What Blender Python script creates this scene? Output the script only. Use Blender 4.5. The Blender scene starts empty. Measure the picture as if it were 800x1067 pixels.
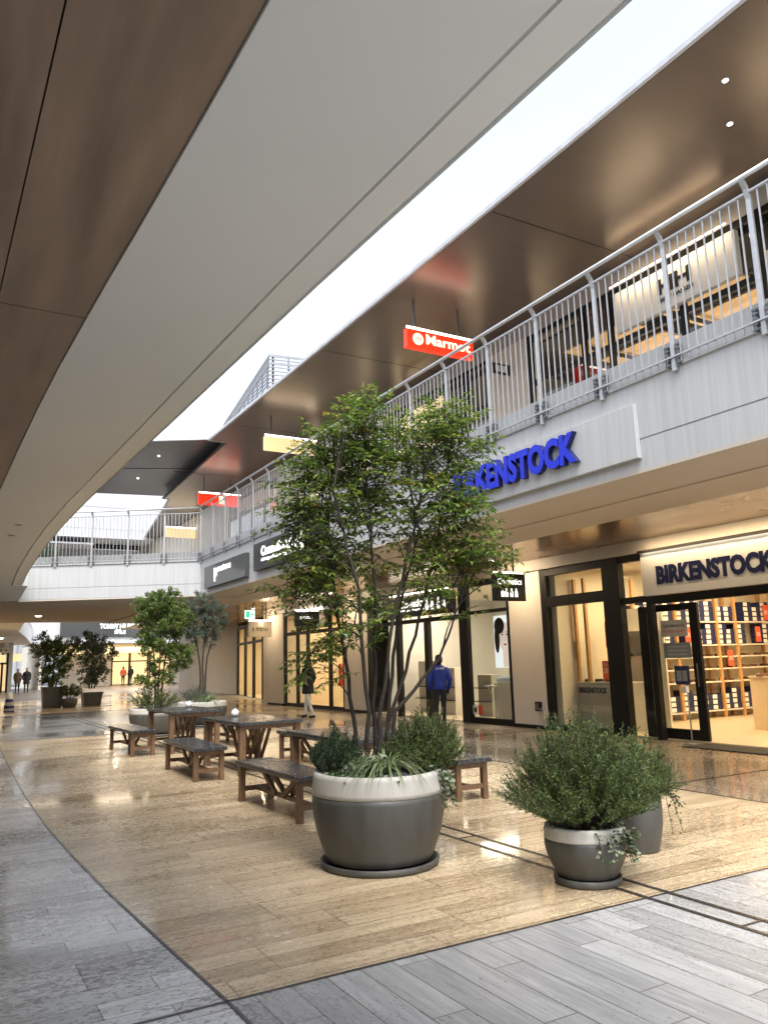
import bpy, bmesh, math, random
from math import radians, sin, cos, pi
from mathutils import Vector, Matrix, noise
R = random.Random(7)
sc = bpy.context.scene
C = sc.collection
# ---------------------------------------------------------------- camera, sky, light, exposure
CAM_H = 1.55
yaw, pit, rol = radians(30.11), radians(10.76), radians(-1.59)
fw = Vector((sin(yaw)*cos(pit), cos(yaw)*cos(pit), sin(pit)))
rt0 = Vector((cos(yaw), -sin(yaw), 0)); up0 = rt0.cross(fw)
rt = rt0*cos(rol)+up0*sin(rol); up = -rt0*sin(rol)+up0*cos(rol)
cam = bpy.data.cameras.new('camera'); camo = bpy.data.objects.new('camera', cam); C.objects.link(camo)
M = Matrix((rt, up, -fw)).transposed().to_4x4(); M.translation = (0, 0, CAM_H); camo.matrix_world = M
cam.sensor_fit = 'VERTICAL'; cam.sensor_height = 24; cam.lens = 815/1067*24; cam.clip_end = 2000; cam.clip_start = .05
sc.camera = camo
SUN_EL, SUN_AZ = radians(62), radians(200)
w = bpy.data.worlds.new("World"); sc.world = w; w.use_nodes = True
nt = w.node_tree; nt.nodes.clear()
sky = nt.nodes.new('ShaderNodeTexSky'); sky.sky_type = 'NISHITA'; sky.sun_disc = False
sky.sun_elevation = SUN_EL; sky.sun_rotation = SUN_AZ; sky.air_density = 1.0; sky.dust_density = 3.0
hs = nt.nodes.new('ShaderNodeHueSaturation'); hs.inputs['Saturation'].default_value = .42
bg = nt.nodes.new('ShaderNodeBackground'); bg.inputs[1].default_value = .15
wo = nt.nodes.new('ShaderNodeOutputWorld')
nt.links.new(sky.outputs[0], hs.inputs['Color']); nt.links.new(hs.outputs[0], bg.inputs[0]); nt.links.new(bg.outputs[0], wo.inputs[0])
sl = bpy.data.lights.new('sun', 'SUN'); sl.energy = 1.2; sl.angle = radians(25); sl.color = (1, .97, .93)
so = bpy.data.objects.new('sun', sl); C.objects.link(so)
sd = Vector((sin(SUN_AZ)*cos(SUN_EL), cos(SUN_AZ)*cos(SUN_EL), sin(SUN_EL)))
so.rotation_euler = sd.to_track_quat('Z', 'Y').to_euler(); so.location = (0, 0, 30)
vs = sc.view_settings; vs.view_transform = 'Standard'; vs.look = 'None'; vs.gamma = 1; vs.use_curve_mapping = False
vs.exposure = 1.66
sc.cycles.max_bounces = 8; sc.cycles.diffuse_bounces = 4; sc.cycles.glossy_bounces = 4; sc.cycles.transparent_max_bounces = 16
sc.cycles.caustics_reflective = False; sc.cycles.caustics_refractive = False
sc.cycles.sample_clamp_indirect = 6; sc.cycles.use_denoising = True

# ---------------------------------------------------------------- materials
def newmat(name):
    m = bpy.data.materials.new(name); m.use_nodes = True
    n = m.node_tree.nodes; b = n['Principled BSDF']; return m, n, m.node_tree.links, b
def pm(name, col, rough=.5, metal=0., var=.12, scale=6., bump=0., bscale=40., stretch=None, coat=0., rvar=0., isl=0., spec=.5):
    m, n, l, b = newmat(name)
    b.inputs['Roughness'].default_value = rough; b.inputs['Metallic'].default_value = metal
    b.inputs['Specular IOR Level'].default_value = spec; b.inputs['Coat Weight'].default_value = coat
    g = n.new('ShaderNodeNewGeometry'); mp = n.new('ShaderNodeMapping'); l.new(g.outputs['Position'], mp.inputs[0])
    if stretch: mp.inputs['Scale'].default_value = stretch
    t = n.new('ShaderNodeTexNoise'); t.inputs['Scale'].default_value = scale; t.inputs['Detail'].default_value = 6; l.new(mp.outputs[0], t.inputs['Vector'])
    r = n.new('ShaderNodeMapRange'); r.inputs[1].default_value = .3; r.inputs[2].default_value = .7; r.inputs[3].default_value = 1-var; r.inputs[4].default_value = 1+var
    l.new(t.outputs[0], r.inputs[0])
    v = n.new('ShaderNodeHueSaturation'); v.inputs['Color'].default_value = (*col, 1)
    if isl:
        ri = n.new('ShaderNodeMapRange'); ri.inputs[3].default_value = 1-isl; ri.inputs[4].default_value = 1+isl
        l.new(g.outputs['Random Per Island'], ri.inputs[0])
        mu = n.new('ShaderNodeMath'); mu.operation = 'MULTIPLY'; l.new(ri.outputs[0], mu.inputs[0]); l.new(r.outputs[0], mu.inputs[1]); l.new(mu.outputs[0], v.inputs['Value'])
    else: l.new(r.outputs[0], v.inputs['Value'])
    l.new(v.outputs[0], b.inputs['Base Color'])
    if rvar:
        rr = n.new('ShaderNodeMapRange'); rr.inputs[1].default_value = .35; rr.inputs[2].default_value = .65; rr.inputs[3].default_value = rough-rvar; rr.inputs[4].default_value = rough+rvar
        l.new(t.outputs[0], rr.inputs[0]); l.new(rr.outputs[0], b.inputs['Roughness'])
    if bump:
        t2 = n.new('ShaderNodeTexNoise'); t2.inputs['Scale'].default_value = bscale; t2.inputs['Detail'].default_value = 4; l.new(mp.outputs[0], t2.inputs['Vector'])
        bp = n.new('ShaderNodeBump'); bp.inputs['Strength'].default_value = bump; bp.inputs['Distance'].default_value = .02; l.new(t2.outputs[0], bp.inputs['Height']); l.new(bp.outputs[0], b.inputs['Normal'])
    return m
def em(name, col, s):
    m, n, l, b = newmat(name); b.inputs['Base Color'].default_value = (*[min(1, c) for c in col], 1)
    b.inputs['Emission Color'].default_value = (*col, 1); b.inputs['Emission Strength'].default_value = s; b.inputs['Roughness'].default_value = .4
    return m
def glassmat(name, tint=(.93, .95, .94), refl=1.0):
    m, n, l, b = newmat(name); n.remove(b); out = [x for x in n if x.type == 'OUTPUT_MATERIAL'][0]
    tr = n.new('ShaderNodeBsdfTransparent'); tr.inputs[0].default_value = (*tint, 1)
    gl = n.new('ShaderNodeBsdfGlossy'); gl.inputs['Roughness'].default_value = .015
    fr = n.new('ShaderNodeFresnel'); fr.inputs[0].default_value = 1.5
    mu = n.new('ShaderNodeMath'); mu.operation = 'MULTIPLY'; mu.inputs[1].default_value = refl; l.new(fr.outputs[0], mu.inputs[0])
    gb = n.new('ShaderNodeNewGeometry'); m2 = n.new('ShaderNodeMath'); m2.operation = 'SUBTRACT'; m2.inputs[0].default_value = 1; l.new(gb.outputs['Backfacing'], m2.inputs[1]); m3 = n.new('ShaderNodeMath'); m3.operation = 'MULTIPLY'; l.new(mu.outputs[0], m3.inputs[0]); l.new(m2.outputs[0], m3.inputs[1]); mu = m3
    mx = n.new('ShaderNodeMixShader'); l.new(mu.outputs[0], mx.inputs[0]); l.new(tr.outputs[0], mx.inputs[1]); l.new(gl.outputs[0], mx.inputs[2]); l.new(mx.outputs[0], out.inputs[0])
    return m
def plank(name, c1, c2, swap, W=.19, L=1.2, grout=(.05, .045, .04), wet=.5, dark=.6, wscale=15.):
    """wood-look porcelain planks, long side along X (swap=False) or Y (swap=True), with patches of rain water"""
    m, n, l, b = newmat(name)
    def math_(op, a, bb=None, clamp=False):
        x = n.new('ShaderNodeMath'); x.operation = op; x.use_clamp = clamp
        for i, s in enumerate((a, bb)):
            if s is None: continue
            if isinstance(s, (int, float)): x.inputs[i].default_value = s
            else: l.new(s, x.inputs[i])
        return x.outputs[0]
    g = n.new('ShaderNodeNewGeometry'); sp = n.new('ShaderNodeSeparateXYZ'); l.new(g.outputs['Position'], sp.inputs[0])
    lon, lat = (sp.outputs[1], sp.outputs[0]) if swap else (sp.outputs[0], sp.outputs[1])
    v = math_('DIVIDE', math_('ADD', lat, 100.0), W); row = math_('FLOOR', v); fv = math_('SUBTRACT', v, row)
    wn = n.new('ShaderNodeTexWhiteNoise'); wn.noise_dimensions = '1D'; l.new(row, wn.inputs['W'])
    off = math_('MULTIPLY', math_('ROUND', math_('MULTIPLY', wn.outputs['Value'], 4)), .25)
    u = math_('ADD', math_('DIVIDE', math_('ADD', lon, 100.0), L), off); colm = math_('FLOOR', u); fu = math_('SUBTRACT', u, colm)
    cb = n.new('ShaderNodeCombineXYZ'); l.new(row, cb.inputs[0]); l.new(colm, cb.inputs[1])
    wid = n.new('ShaderNodeTexWhiteNoise'); wid.noise_dimensions = '2D'; l.new(cb.outputs[0], wid.inputs['Vector'])
    gw = .0034
    def edge(f, size):
        a = math_('MULTIPLY', math_('MINIMUM', f, math_('SUBTRACT', 1.0, f)), size)
        return math_('LESS_THAN', a, gw)
    gr = math_('MAXIMUM', edge(fv, W), edge(fu, L))
    # grain
    cg = n.new('ShaderNodeCombineXYZ'); l.new(math_('MULTIPLY', lon, 1.6), cg.inputs[0]); l.new(math_('MULTIPLY', lat, 22.0), cg.inputs[1]); l.new(math_('MULTIPLY', wid.outputs['Value'], 50.0), cg.inputs[2])
    ng = n.new('ShaderNodeTexNoise'); ng.inputs['Scale'].default_value = 1.; ng.inputs['Detail'].default_value = 7; ng.inputs['Roughness'].default_value = .7; ng.inputs['Distortion'].default_value = 1.1; l.new(cg.outputs[0], ng.inputs['Vector'])
    tone = math_('ADD', math_('MULTIPLY', ng.outputs[0], .85), math_('MULTIPLY', wid.outputs['Value'], .17))
    rmp = n.new('ShaderNodeMapRange'); rmp.inputs[1].default_value = .32; rmp.inputs[2].default_value = .74; l.new(tone, rmp.inputs[0])
    mc = n.new('ShaderNodeMix'); mc.data_type = 'RGBA'; mc.inputs[6].default_value = (*c1, 1); mc.inputs[7].default_value = (*c2, 1); l.new(rmp.outputs[0], mc.inputs[0])
    # water: broad film + flaky edges stretched along the planks
    cw = n.new('ShaderNodeCombineXYZ'); l.new(math_('MULTIPLY', lon, .55), cw.inputs[0]); l.new(lat, cw.inputs[1])
    n1 = n.new('ShaderNodeTexNoise'); n1.inputs['Scale'].default_value = wscale*2.6; n1.inputs['Detail'].default_value = 3; n1.inputs['Distortion'].default_value = 1.2; l.new(cw.outputs[0], n1.inputs['Vector'])
    n2 = n.new('ShaderNodeTexNoise'); n2.inputs['Scale'].default_value = .55; n2.inputs['Detail'].default_value = 4; l.new(cw.outputs[0], n2.inputs['Vector'])
    mm = math_('ADD', math_('MULTIPLY', n1.outputs[0], .5), math_('MULTIPLY', n2.outputs[0], .5))
    wm = n.new('ShaderNodeMapRange'); wm.inputs[1].default_value = 1-wet; wm.inputs[2].default_value = 1-wet+.02; l.new(mm, wm.inputs[0])
    mask = wm.outputs[0]
    hv = n.new('ShaderNodeHueSaturation'); l.new(mc.outputs[2], hv.inputs['Color'])
    vr = n.new('ShaderNodeMapRange'); vr.inputs[3].default_value = 1.; vr.inputs[4].default_value = dark; l.new(mask, vr.inputs[0]); l.new(vr.outputs[0], hv.inputs['Value'])
    mg = n.new('ShaderNodeMix'); mg.data_type = 'RGBA'; mg.inputs[7].default_value = (*grout, 1); l.new(hv.outputs[0], mg.inputs[6]); l.new(math_('MULTIPLY', gr, .8), mg.inputs[0])
    l.new(mg.outputs[2], b.inputs['Base Color'])
    rr = n.new('ShaderNodeMapRange'); rr.inputs[3].default_value = .34; rr.inputs[4].default_value = .05; l.new(mask, rr.inputs[0]); l.new(rr.outputs[0], b.inputs['Roughness'])
    hb = n.new('ShaderNodeMath'); hb.operation = 'MULTIPLY_ADD'; l.new(mask, hb.inputs[0]); hb.inputs[1].default_value = .25; l.new(math_('SUBTRACT', math_('MULTIPLY', ng.outputs[0], .25), gr), hb.inputs[2])
    bp = n.new('ShaderNodeBump'); bp.inputs['Strength'].default_value = .22; bp.inputs['Distance'].default_value = .004; l.new(hb.outputs[0], bp.inputs['Height']); l.new(bp.outputs[0], b.inputs['Normal'])
    return m
def leafmat(name, col, col2, trans=.35, rough=.45):
    m, n, l, b = newmat(name); out = [x for x in n if x.type == 'OUTPUT_MATERIAL'][0]
    g = n.new('ShaderNodeNewGeometry'); mc = n.new('ShaderNodeMix'); mc.data_type = 'RGBA'
    mc.inputs[6].default_value = (*col, 1); mc.inputs[7].default_value = (*col2, 1)
    pw = n.new('ShaderNodeMath'); pw.operation = 'POWER'; pw.inputs[1].default_value = 2.0; l.new(g.outputs['Random Per Island'], pw.inputs[0]); l.new(pw.outputs[0], mc.inputs[0])
    l.new(mc.outputs[2], b.inputs['Base Color']); b.inputs['Roughness'].default_value = rough
    tr = n.new('ShaderNodeBsdfTranslucent'); l.new(mc.outputs[2], tr.inputs[0])
    mx = n.new('ShaderNodeMixShader'); mx.inputs[0].default_value = trans; l.new(b.outputs[0], mx.inputs[1]); l.new(tr.outputs[0], mx.inputs[2]); l.new(mx.outputs[0], out.inputs[0])
    return m

MT = dict(
 tan=plank('tan_plank', (.27, .19, .105), (.67, .54, .36), False, wet=.50, dark=.84),
 grey_left=plank('grey_plank_left', (.25, .255, .26), (.70, .71, .71), False, W=.2, wet=.50, dark=.76),
 grey_front=plank('grey_plank_front', (.22, .222, .225), (.47, .475, .475), True, wet=.46, dark=.9),
 walk=plank('walk_plank', (.19, .155, .115), (.42, .35, .27), True, wet=.5, dark=.8),
 slate=plank('slate_tile', (.09, .10, .10), (.26, .27, .27), False, W=.4, L=.8, wet=.5, dark=.6),
 brownpave=plank('brown_paving', (.10, .08, .065), (.17, .14, .115), False, W=.4, L=.8, wet=.3, dark=.7),
 line=pm('dark_joint', (.035, .03, .028), .25, var=.3),
 ground=pm('ground', (.3, .3, .3), .6, var=.15, scale=.5),
 white=pm('white_render', (.6, .59, .56), .7, var=.03, scale=2),
 fascia=pm('fascia_streaked', (.46, .47, .47), .55, var=.085, scale=1.6, stretch=(14, 14, .4), bump=.05, bscale=30),
 soffit=pm('soffit_white', (.52, .47, .40), .62, var=.03, scale=.7),
 lsoffit=pm('left_soffit', (.84, .85, .82), .6, var=.025, scale=.6),
 lbrown=pm('left_brown_panel', (.27, .195, .138), .45, var=.3, scale=1.3, stretch=(5, .6, 1), rvar=.05),
 bronze=pm('bronze_soffit', (.30, .19, .11), .24, metal=.75, var=.12, scale=1.2, stretch=(1, .4, 1), rvar=.05),
 eave=pm('eave_metal', (.15, .118, .10), .3, metal=.55, var=.06, scale=.8, stretch=(.4, 3.2, 1)),
 canopy=pm('canopy_metal', (.10, .095, .09), .4, metal=.5, var=.1, scale=1),
 steel=pm('galvanised_steel', (.50, .51, .52), .38, metal=.55, var=.08, scale=12),
 steeld=pm('dark_bracket', (.17, .18, .19), .45, metal=.6, var=.1),
 black=pm('black_frame', (.010, .009, .008), .5, var=.1, spec=.25),
 wall=pm('shop_wall', (.68, .62, .53), .75, var=.04, scale=1.5),
 cream=pm('cream_panel', (.62, .54, .43), .55, var=.03, scale=2),
 trim=pm('trim_beam', (.40, .36, .31), .5, var=.04),
 glass=glassmat('shop_glass', refl=1.0),
 glass2=glassmat('upper_glass', (.75, .77, .78), refl=2.0),
 inwall=pm('interior_wall', (.74, .66, .52), .6, var=.03), infloor=pm('interior_floor', (.62, .52, .38), .3, var=.05, scale=3),
 inceil=pm('interior_ceiling', (.7, .65, .56), .7, var=.02),
 oak=pm('oak', (.50, .28, .11), .45, var=.15, scale=8, stretch=(6, 6, 1)),
 shelf=pm('white_shelf', (.72, .68, .60), .45, var=.03),
 navy=pm('navy_card', (.012, .02, .09), .45, var=.1), card=pm('white_card', (.8, .79, .76), .5, var=.03),
 shoe=pm('brown_leather', (.12, .06, .03), .5, var=.3), shoed=pm('dark_leather', (.02, .018, .016), .5, var=.2),
 red=pm('red_card', (.70, .10, .05), .5, var=.05), redtxt=pm('pale_print', (.8, .6, .5), .5),
 counter=pm('counter', (.66, .52, .34), .4, var=.03), plinth=pm('plinth_grey', (.40, .38, .32), .5, var=.04),
 blue=pm('cobalt_paint', (.012, .03, .62), .35, var=.04), blued=pm('navy_side', (.008, .012, .10), .4, var=.05),
 navytxt=pm('navy_letter', (.006, .010, .05), .35), signw=pm('sign_white', (.58, .57, .54), .5, var=.02),
 signgrey=pm('sign_grey_gloss', (.06, .065, .065), .12, var=.05), signblack=pm('sign_black', (.008, .008, .009), .3),
 lett=em('white_letter', (1, .98, .92), .5), lettdim=pm('white_letter_plain', (.8, .8, .78), .5),
 tube=em('tube_light', (1, .90, .72), 3.5), dl=em('downlight_lens', (1, .93, .8), 5.),
 redbox=em('red_lightbox', (1, .03, .008), .42), redlet=em('lightbox_letter', (1, .78, .55), .5), creambox=em('cream_lightbox', (1, .72, .36), .27),
 exitg=em('exit_green', (.02, .6, .3), .4), exitw=em('exit_white', (.85, 1, .92), .35),
 wood=pm('teak', (.135, .078, .042), .42, var=.3, scale=7, stretch=(5, 5, 1.2), rvar=.1),
 gran=pm('wet_granite', (.035, .038, .042), .17, var=.7, scale=28, rvar=.16, bump=.25, bscale=35),
 pot=pm('pot_grey', (.068, .068, .062), .5, var=.22, scale=3, rvar=.12, bump=.05, stretch=(3, 3, .8)), potw=pm('pot_white_band', (.47, .455, .42), .55, var=.06, scale=8),
 soil=pm('soil', (.03, .022, .015), .9, var=.3, bump=.5), bark=pm('bark', (.03, .022, .017), .8, var=.3, scale=20, bump=.3),
 leafA=leafmat('leaf_ash', (.06, .12, .022), (.30, .38, .06), .45, .35), leafY=leafmat('leaf_yellow', (.30, .26, .03), (.45, .32, .03)),
 leafB=leafmat('leaf_bright', (.075, .125, .03), (.20, .28, .06)), leafO=leafmat('leaf_olive', (.075, .11, .075), (.20, .24, .18)),
 leafF=leafmat('leaf_fine', (.04, .075, .018), (.20, .26, .07)), leafD=leafmat('leaf_dark', (.03, .065, .03), (.11, .16, .08)),
 grass=leafmat('grass_blade', (.13, .19, .07), (.38, .42, .26)), ivy=leafmat('ivy_green', (.035, .08, .025), (.10, .17, .05)), ivyw=leafmat('ivy_pale', (.26, .30, .20), (.46, .48, .36)),
 skin=pm('skin', (.45, .27, .19), .5), hair=pm('hair', (.012, .009, .008), .45), coat=pm('black_coat', (.012, .012, .014), .8, bump=.3, bscale=60),
 trouserw=pm('white_trousers', (.62, .60, .56), .8), jacket=pm('blue_jacket', (.012, .04, .33), .6, bump=.2), trouserd=pm('dark_trousers', (.015, .016, .02), .8), tan_coat=pm('tan_coat', (.16, .10, .05), .8),
 shoeb=pm('black_shoe', (.012, .012, .012), .5), bagg=pm('olive_bag', (.10, .11, .05), .7), plastic=pm('white_plastic', (.75, .75, .73), .35), bluep=pm('cone_blue', (.01, .04, .20), .4),
 screen=pm('screen_slat', (.26, .27, .285), .5, metal=.2), louvre=pm('louvre_grey', (.5, .51, .53), .5, metal=.2), farwhite=pm('far_cladding', (.40, .42, .44), .5, var=.03, scale=.1), fargrey=pm('far_grey', (.28, .28, .28), .6),
 fcream=em('lit_sign_far', (1, .78, .42), .55), mirror=pm('mirror_panel', (.4, .38, .34), .12, metal=.7), matd=pm('door_mat', (.03, .026, .022), .9, var=.3, bump=.4, bscale=150), chrome=pm('chrome', (.6, .6, .6), .18, metal=1), paper=pm('paper_notice', (.62, .58, .50), .6, var=.04), paperg=pm('grey_notice', (.30, .32, .32), .3), amber=pm('amber_glass', (.4, .18, .03), .15),
 tanboard=pm('tan_ceiling_board', (.50, .34, .19), .5, var=.12, scale=3, stretch=(3, 1, 1)), cbottle=pm('pale_bottle', (.55, .6, .68), .15),
)
# ---------------------------------------------------------------- mesh builder
class MB:
    def __init__(s): s.v = []; s.f = []; s.m = []
    def add(s, vs, fs, m=0):
        o = len(s.v); s.v += [tuple(p) for p in vs]; s.f += [tuple(i+o for i in f) for f in fs]; s.m += [m]*len(fs); return s
    def box(s, x0, x1, y0, y1, z0, z1, m=0):
        x0, x1 = sorted((x0, x1)); y0, y1 = sorted((y0, y1)); z0, z1 = sorted((z0, z1))
        v = [(x, y, z) for z in (z0, z1) for y in (y0, y1) for x in (x0, x1)]
        return s.add(v, [(0, 2, 3, 1), (4, 5, 7, 6), (0, 1, 5, 4), (2, 6, 7, 3), (0, 4, 6, 2), (1, 3, 7, 5)], m)
    def beam(s, a, b, wd, h, m=0, upv=(0, 0, 1)):
        a, b = Vector(a), Vector(b); d = (b-a).normalized(); u = Vector(upv)
        if abs(d.dot(u)) > .99: u = Vector((0, 1, 0))
        x = d.cross(u).normalized(); y = x.cross(d).normalized()
        v = [p+x*sx*wd/2+y*sy*h/2 for p in (a, b) for sx, sy in ((-1, -1), (1, -1), (1, 1), (-1, 1))]
        return s.add(v, [(3, 2, 1, 0), (4, 5, 6, 7), (0, 1, 5, 4), (1, 2, 6, 5), (2, 3, 7, 6), (3, 0, 4, 7)], m)
    def prism(s, pts, z0, z1, m=0):
        a = sum(pts[i][0]*pts[(i+1) % len(pts)][1]-pts[(i+1) % len(pts)][0]*pts[i][1] for i in range(len(pts)))
        if a < 0: pts = pts[::-1]
        n = len(pts); v = [(x, y, z0) for x, y in pts]+[(x, y, z1) for x, y in pts]
        return s.add(v, [tuple(range(n))[::-1], tuple(range(n, 2*n))]+[(i, (i+1) % n, (i+1) % n+n, i+n) for i in range(n)], m)
    def tube(s, pts, rads, n=6, m=0):
        pts = [Vector(p) for p in pts]; k = len(pts)
        if not hasattr(rads, '__len__'): rads = [rads]*k
        v = []; ref = None
        for i, p in enumerate(pts):
            d = (pts[min(i+1, k-1)]-pts[max(i-1, 0)]).normalized()
            if ref is None: ref = d.orthogonal().normalized()
            ref = (ref-d*ref.dot(d)).normalized(); q = d.cross(ref)
            v += [p+(ref*cos(2*pi*j/n)+q*sin(2*pi*j/n))*rads[i] for j in range(n)]
        f = [(i*n+j, i*n+(j+1) % n, (i+1)*n+(j+1) % n, (i+1)*n+j) for i in range(k-1) for j in range(n)]
        f += [tuple(range(n))[::-1], tuple((k-1)*n+j for j in range(n))]
        return s.add(v, f, m)
    def lathe(s, prof, c=(0, 0, 0), n=32, m=0, sx=1, sy=1, wob=0):
        v = []; k = len(prof)
        for r, z in prof:
            for j in range(n):
                a = 2*pi*j/n; rr = r*(1+wob*noise.noise(Vector((cos(a)*2, sin(a)*2, z*3))))
                v.append((c[0]+rr*cos(a)*sx, c[1]+rr*sin(a)*sy, c[2]+z))
        f = [(i*n+j, i*n+(j+1) % n, (i+1)*n+(j+1) % n, (i+1)*n+j) for i in range(k-1) for j in range(n)]
        f += [tuple(range(n))[::-1], tuple((k-1)*n+j for j in range(n))]
        return s.add(v, f, m)
    def leaf(s, p, d, nrm, L, Wd, m=0, fold=.25):
        d = d.normalized(); x = d.cross(nrm)
        if x.length < 1e-4: x = d.orthogonal()
        x.normalize(); nn = x.cross(d)
        mid = p+d*L*.45
        return s.add([p, mid+x*Wd/2+nn*fold*Wd/2, p+d*L-nn*L*.12, mid-x*Wd/2+nn*fold*Wd/2], [(0, 1, 2), (0, 2, 3)], m)
    def ball(s, c, r, n=8, m=0, sz=1.):
        return s.lathe([(max(.001, r*sin(pi*i/n)), -r*cos(pi*i/n)*sz) for i in range(n+1)], c, n*2, m)
    def build(s, name, mats, parent=None, smooth=False, bevel=0.):
        if not isinstance(mats, (list, tuple)): mats = [mats]
        me = bpy.data.meshes.new(name)
        off = Vector((0, 0, 0)); p = parent
        rm = Matrix.Identity(4)
        while p is not None: rm = p.matrix_basis @ rm; p = p.parent
        inv = rm.inverted(); me.from_pydata([tuple(inv @ Vector(v)) for v in s.v], [], s.f)
        for mt in mats: me.materials.append(MT[mt])
        me.polygons.foreach_set('material_index', s.m)
        if smooth: me.polygons.foreach_set('use_smooth', [True]*len(s.f))
        me.update(); o = bpy.data.objects.new(name, me); C.objects.link(o)
        if parent: o.parent = parent
        if bevel:
            b = o.modifiers.new('bevel', 'BEVEL'); b.width = bevel; b.segments = 2; b.limit_method = 'ANGLE'
        return o
def tag(o, label, cat=None, group=None):
    if label: o['label'] = label
    if cat: o['category'] = cat
    if group: o['group'] = group
    return o
def struct(o, kind='structure', label=None, cat=None):
    o['kind'] = kind
    if label: tag(o, label, cat)
    return o
def thing(name, label, cat, loc=(0, 0, 0), rz=0, group=None):
    o = bpy.data.objects.new(name, None); C.objects.link(o); o.location = loc; o.rotation_euler = (0, 0, rz)
    o.empty_display_size = .2
    o.matrix_basis = Matrix.Translation(loc) @ Matrix.Rotation(rz, 4, 'Z')
    return tag(o, label, cat, group)
def dup(root, loc, rz=0, label=None):
    def cp(o, par):
        c = o.copy(); C.objects.link(c)
        if par: c.parent = par
        for ch in [x for x in root_children[o.name]]: cp(ch, c)
        return c
    root_children = {}
    def walk(o):
        root_children[o.name] = list(o.children); [walk(x) for x in o.children]
    walk(root)
    r = cp(root, None); r.location = loc; r.rotation_euler = (0, 0, rz)
    if label: r['label'] = label
    return r
def text(s, parent, mat, org, xd, wd, h, depth=.01, off=0., name='lettering', sidemat=None, space=1.):
    """text mesh fitted to width wd and height h, lower left at org, reading along xd, upright"""
    cu = bpy.data.curves.new('t', 'FONT'); cu.body = s; cu.extrude = .5; cu.offset = off; cu.space_character = space; cu.resolution_u = 3
    o = bpy.data.objects.new('t', cu); C.objects.link(o)
    dg = bpy.context.evaluated_depsgraph_get(); me = bpy.data.meshes.new_from_object(o.evaluated_get(dg))
    vs = [v.co.copy() for v in me.vertices]; fs = [tuple(p.vertices) for p in me.polygons]; nz = [abs(p.normal.z) > .7 for p in me.polygons]
    bpy.data.objects.remove(o); bpy.data.curves.remove(cu); bpy.data.meshes.remove(me)
    x0 = min(v.x for v in vs); x1 = max(v.x for v in vs); y0 = min(v.y for v in vs); y1 = max(v.y for v in vs)
    X = Vector(xd).normalized(); Z = Vector((0, 0, 1)); N = X.cross(Z)
    b = MB(); og = Vector(org)
    b.v = [tuple(og+X*(v.x-x0)/(x1-x0)*wd+Z*(v.y-y0)/(y1-y0)*h+N*(v.z+.5)*depth) for v in vs]
    b.f = fs; b.m = [0 if q or not sidemat else 1 for q in nz]
    return b.build(name, [mat]+([sidemat] if sidemat else []), parent)
def area(name, loc, size, power, col=(1, .8, .55), rot=(0, 0, 0), sy=None, parent=None):
    l = bpy.data.lights.new(name, 'AREA'); l.energy = power; l.color = col; l.shape = 'RECTANGLE'; l.size = size; l.size_y = sy or size
    o = bpy.data.objects.new(name, l); C.objects.link(o); o.location = loc; o.rotation_euler = rot
    return o
def rdir(r, zmin=-1, zmax=1):
    a = r.uniform(0, 2*pi); z = r.uniform(zmin, zmax); q = math.sqrt(max(0, 1-z*z)); return Vector((q*cos(a), q*sin(a), z))
def bez(p, q, r, k=6):
    return [p*(1-t)**2+q*2*t*(1-t)+r*t*t for t in [i/k for i in range(k+1)]]
def fine_shrub(name, label, base, n, h, spread, mat, seed, leafL=.022, leafW=.005, per=34, lean=(0, 0), cat='shrub', updir=.35, brn=3, droop=.5):
    r = random.Random(seed); t = thing(name, label, cat, base); st = MB(); lf = MB(); B = Vector(base)
    for i in range(n):
        a = r.uniform(0, 2*pi); q = math.sqrt(r.random()); hh = h*(1-droop*q*q)*r.uniform(.7, 1.08)
        tip = B+Vector((cos(a)*spread*q+lean[0]*hh, sin(a)*spread*q+lean[1]*hh, hh)); b0_ = B+Vector((cos(a)*.1*q, sin(a)*.1*q, 0))
        mid = b0_.lerp(tip, .45)+Vector((cos(a)*spread*.12*q, sin(a)*spread*.12*q, h*.08)); path = bez(b0_, mid, tip, 6); st.tube(path, [.004, .0035, .003, .0025, .002, .0016, .001], 3)
        subs = [path[1:]]
        for k in range(brn):
            p = path[r.randint(2, 5)]; e = p+(rdir(r, .1, 1)*.8+(tip-b0_).normalized()).normalized()*h*r.uniform(.12, .28); subs.append([p, p.lerp(e, .5), e]); st.tube([p, e], [.002, .0008], 3)
        for sp in subs:
            m_ = int(per*(1 if len(sp) > 3 else .5))
            for j in range(m_):
                u = (.2+.8*(j+1)/m_)*(len(sp)-1) if len(sp) > 3 else (j+1)/m_*(len(sp)-1); k = min(len(sp)-2, int(u)); p = sp[k].lerp(sp[k+1], u-k); d = (sp[k+1]-sp[k]).normalized()
                lf.leaf(p, (d*.7+rdir(r)*.8), rdir(r), leafL*r.uniform(.7, 1.2), leafW)
    st.build('stems', 'bark', t); lf.build('foliage', mat, t); return t
YM = (0, -1, 0); XP = (1, 0, 0)

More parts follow.
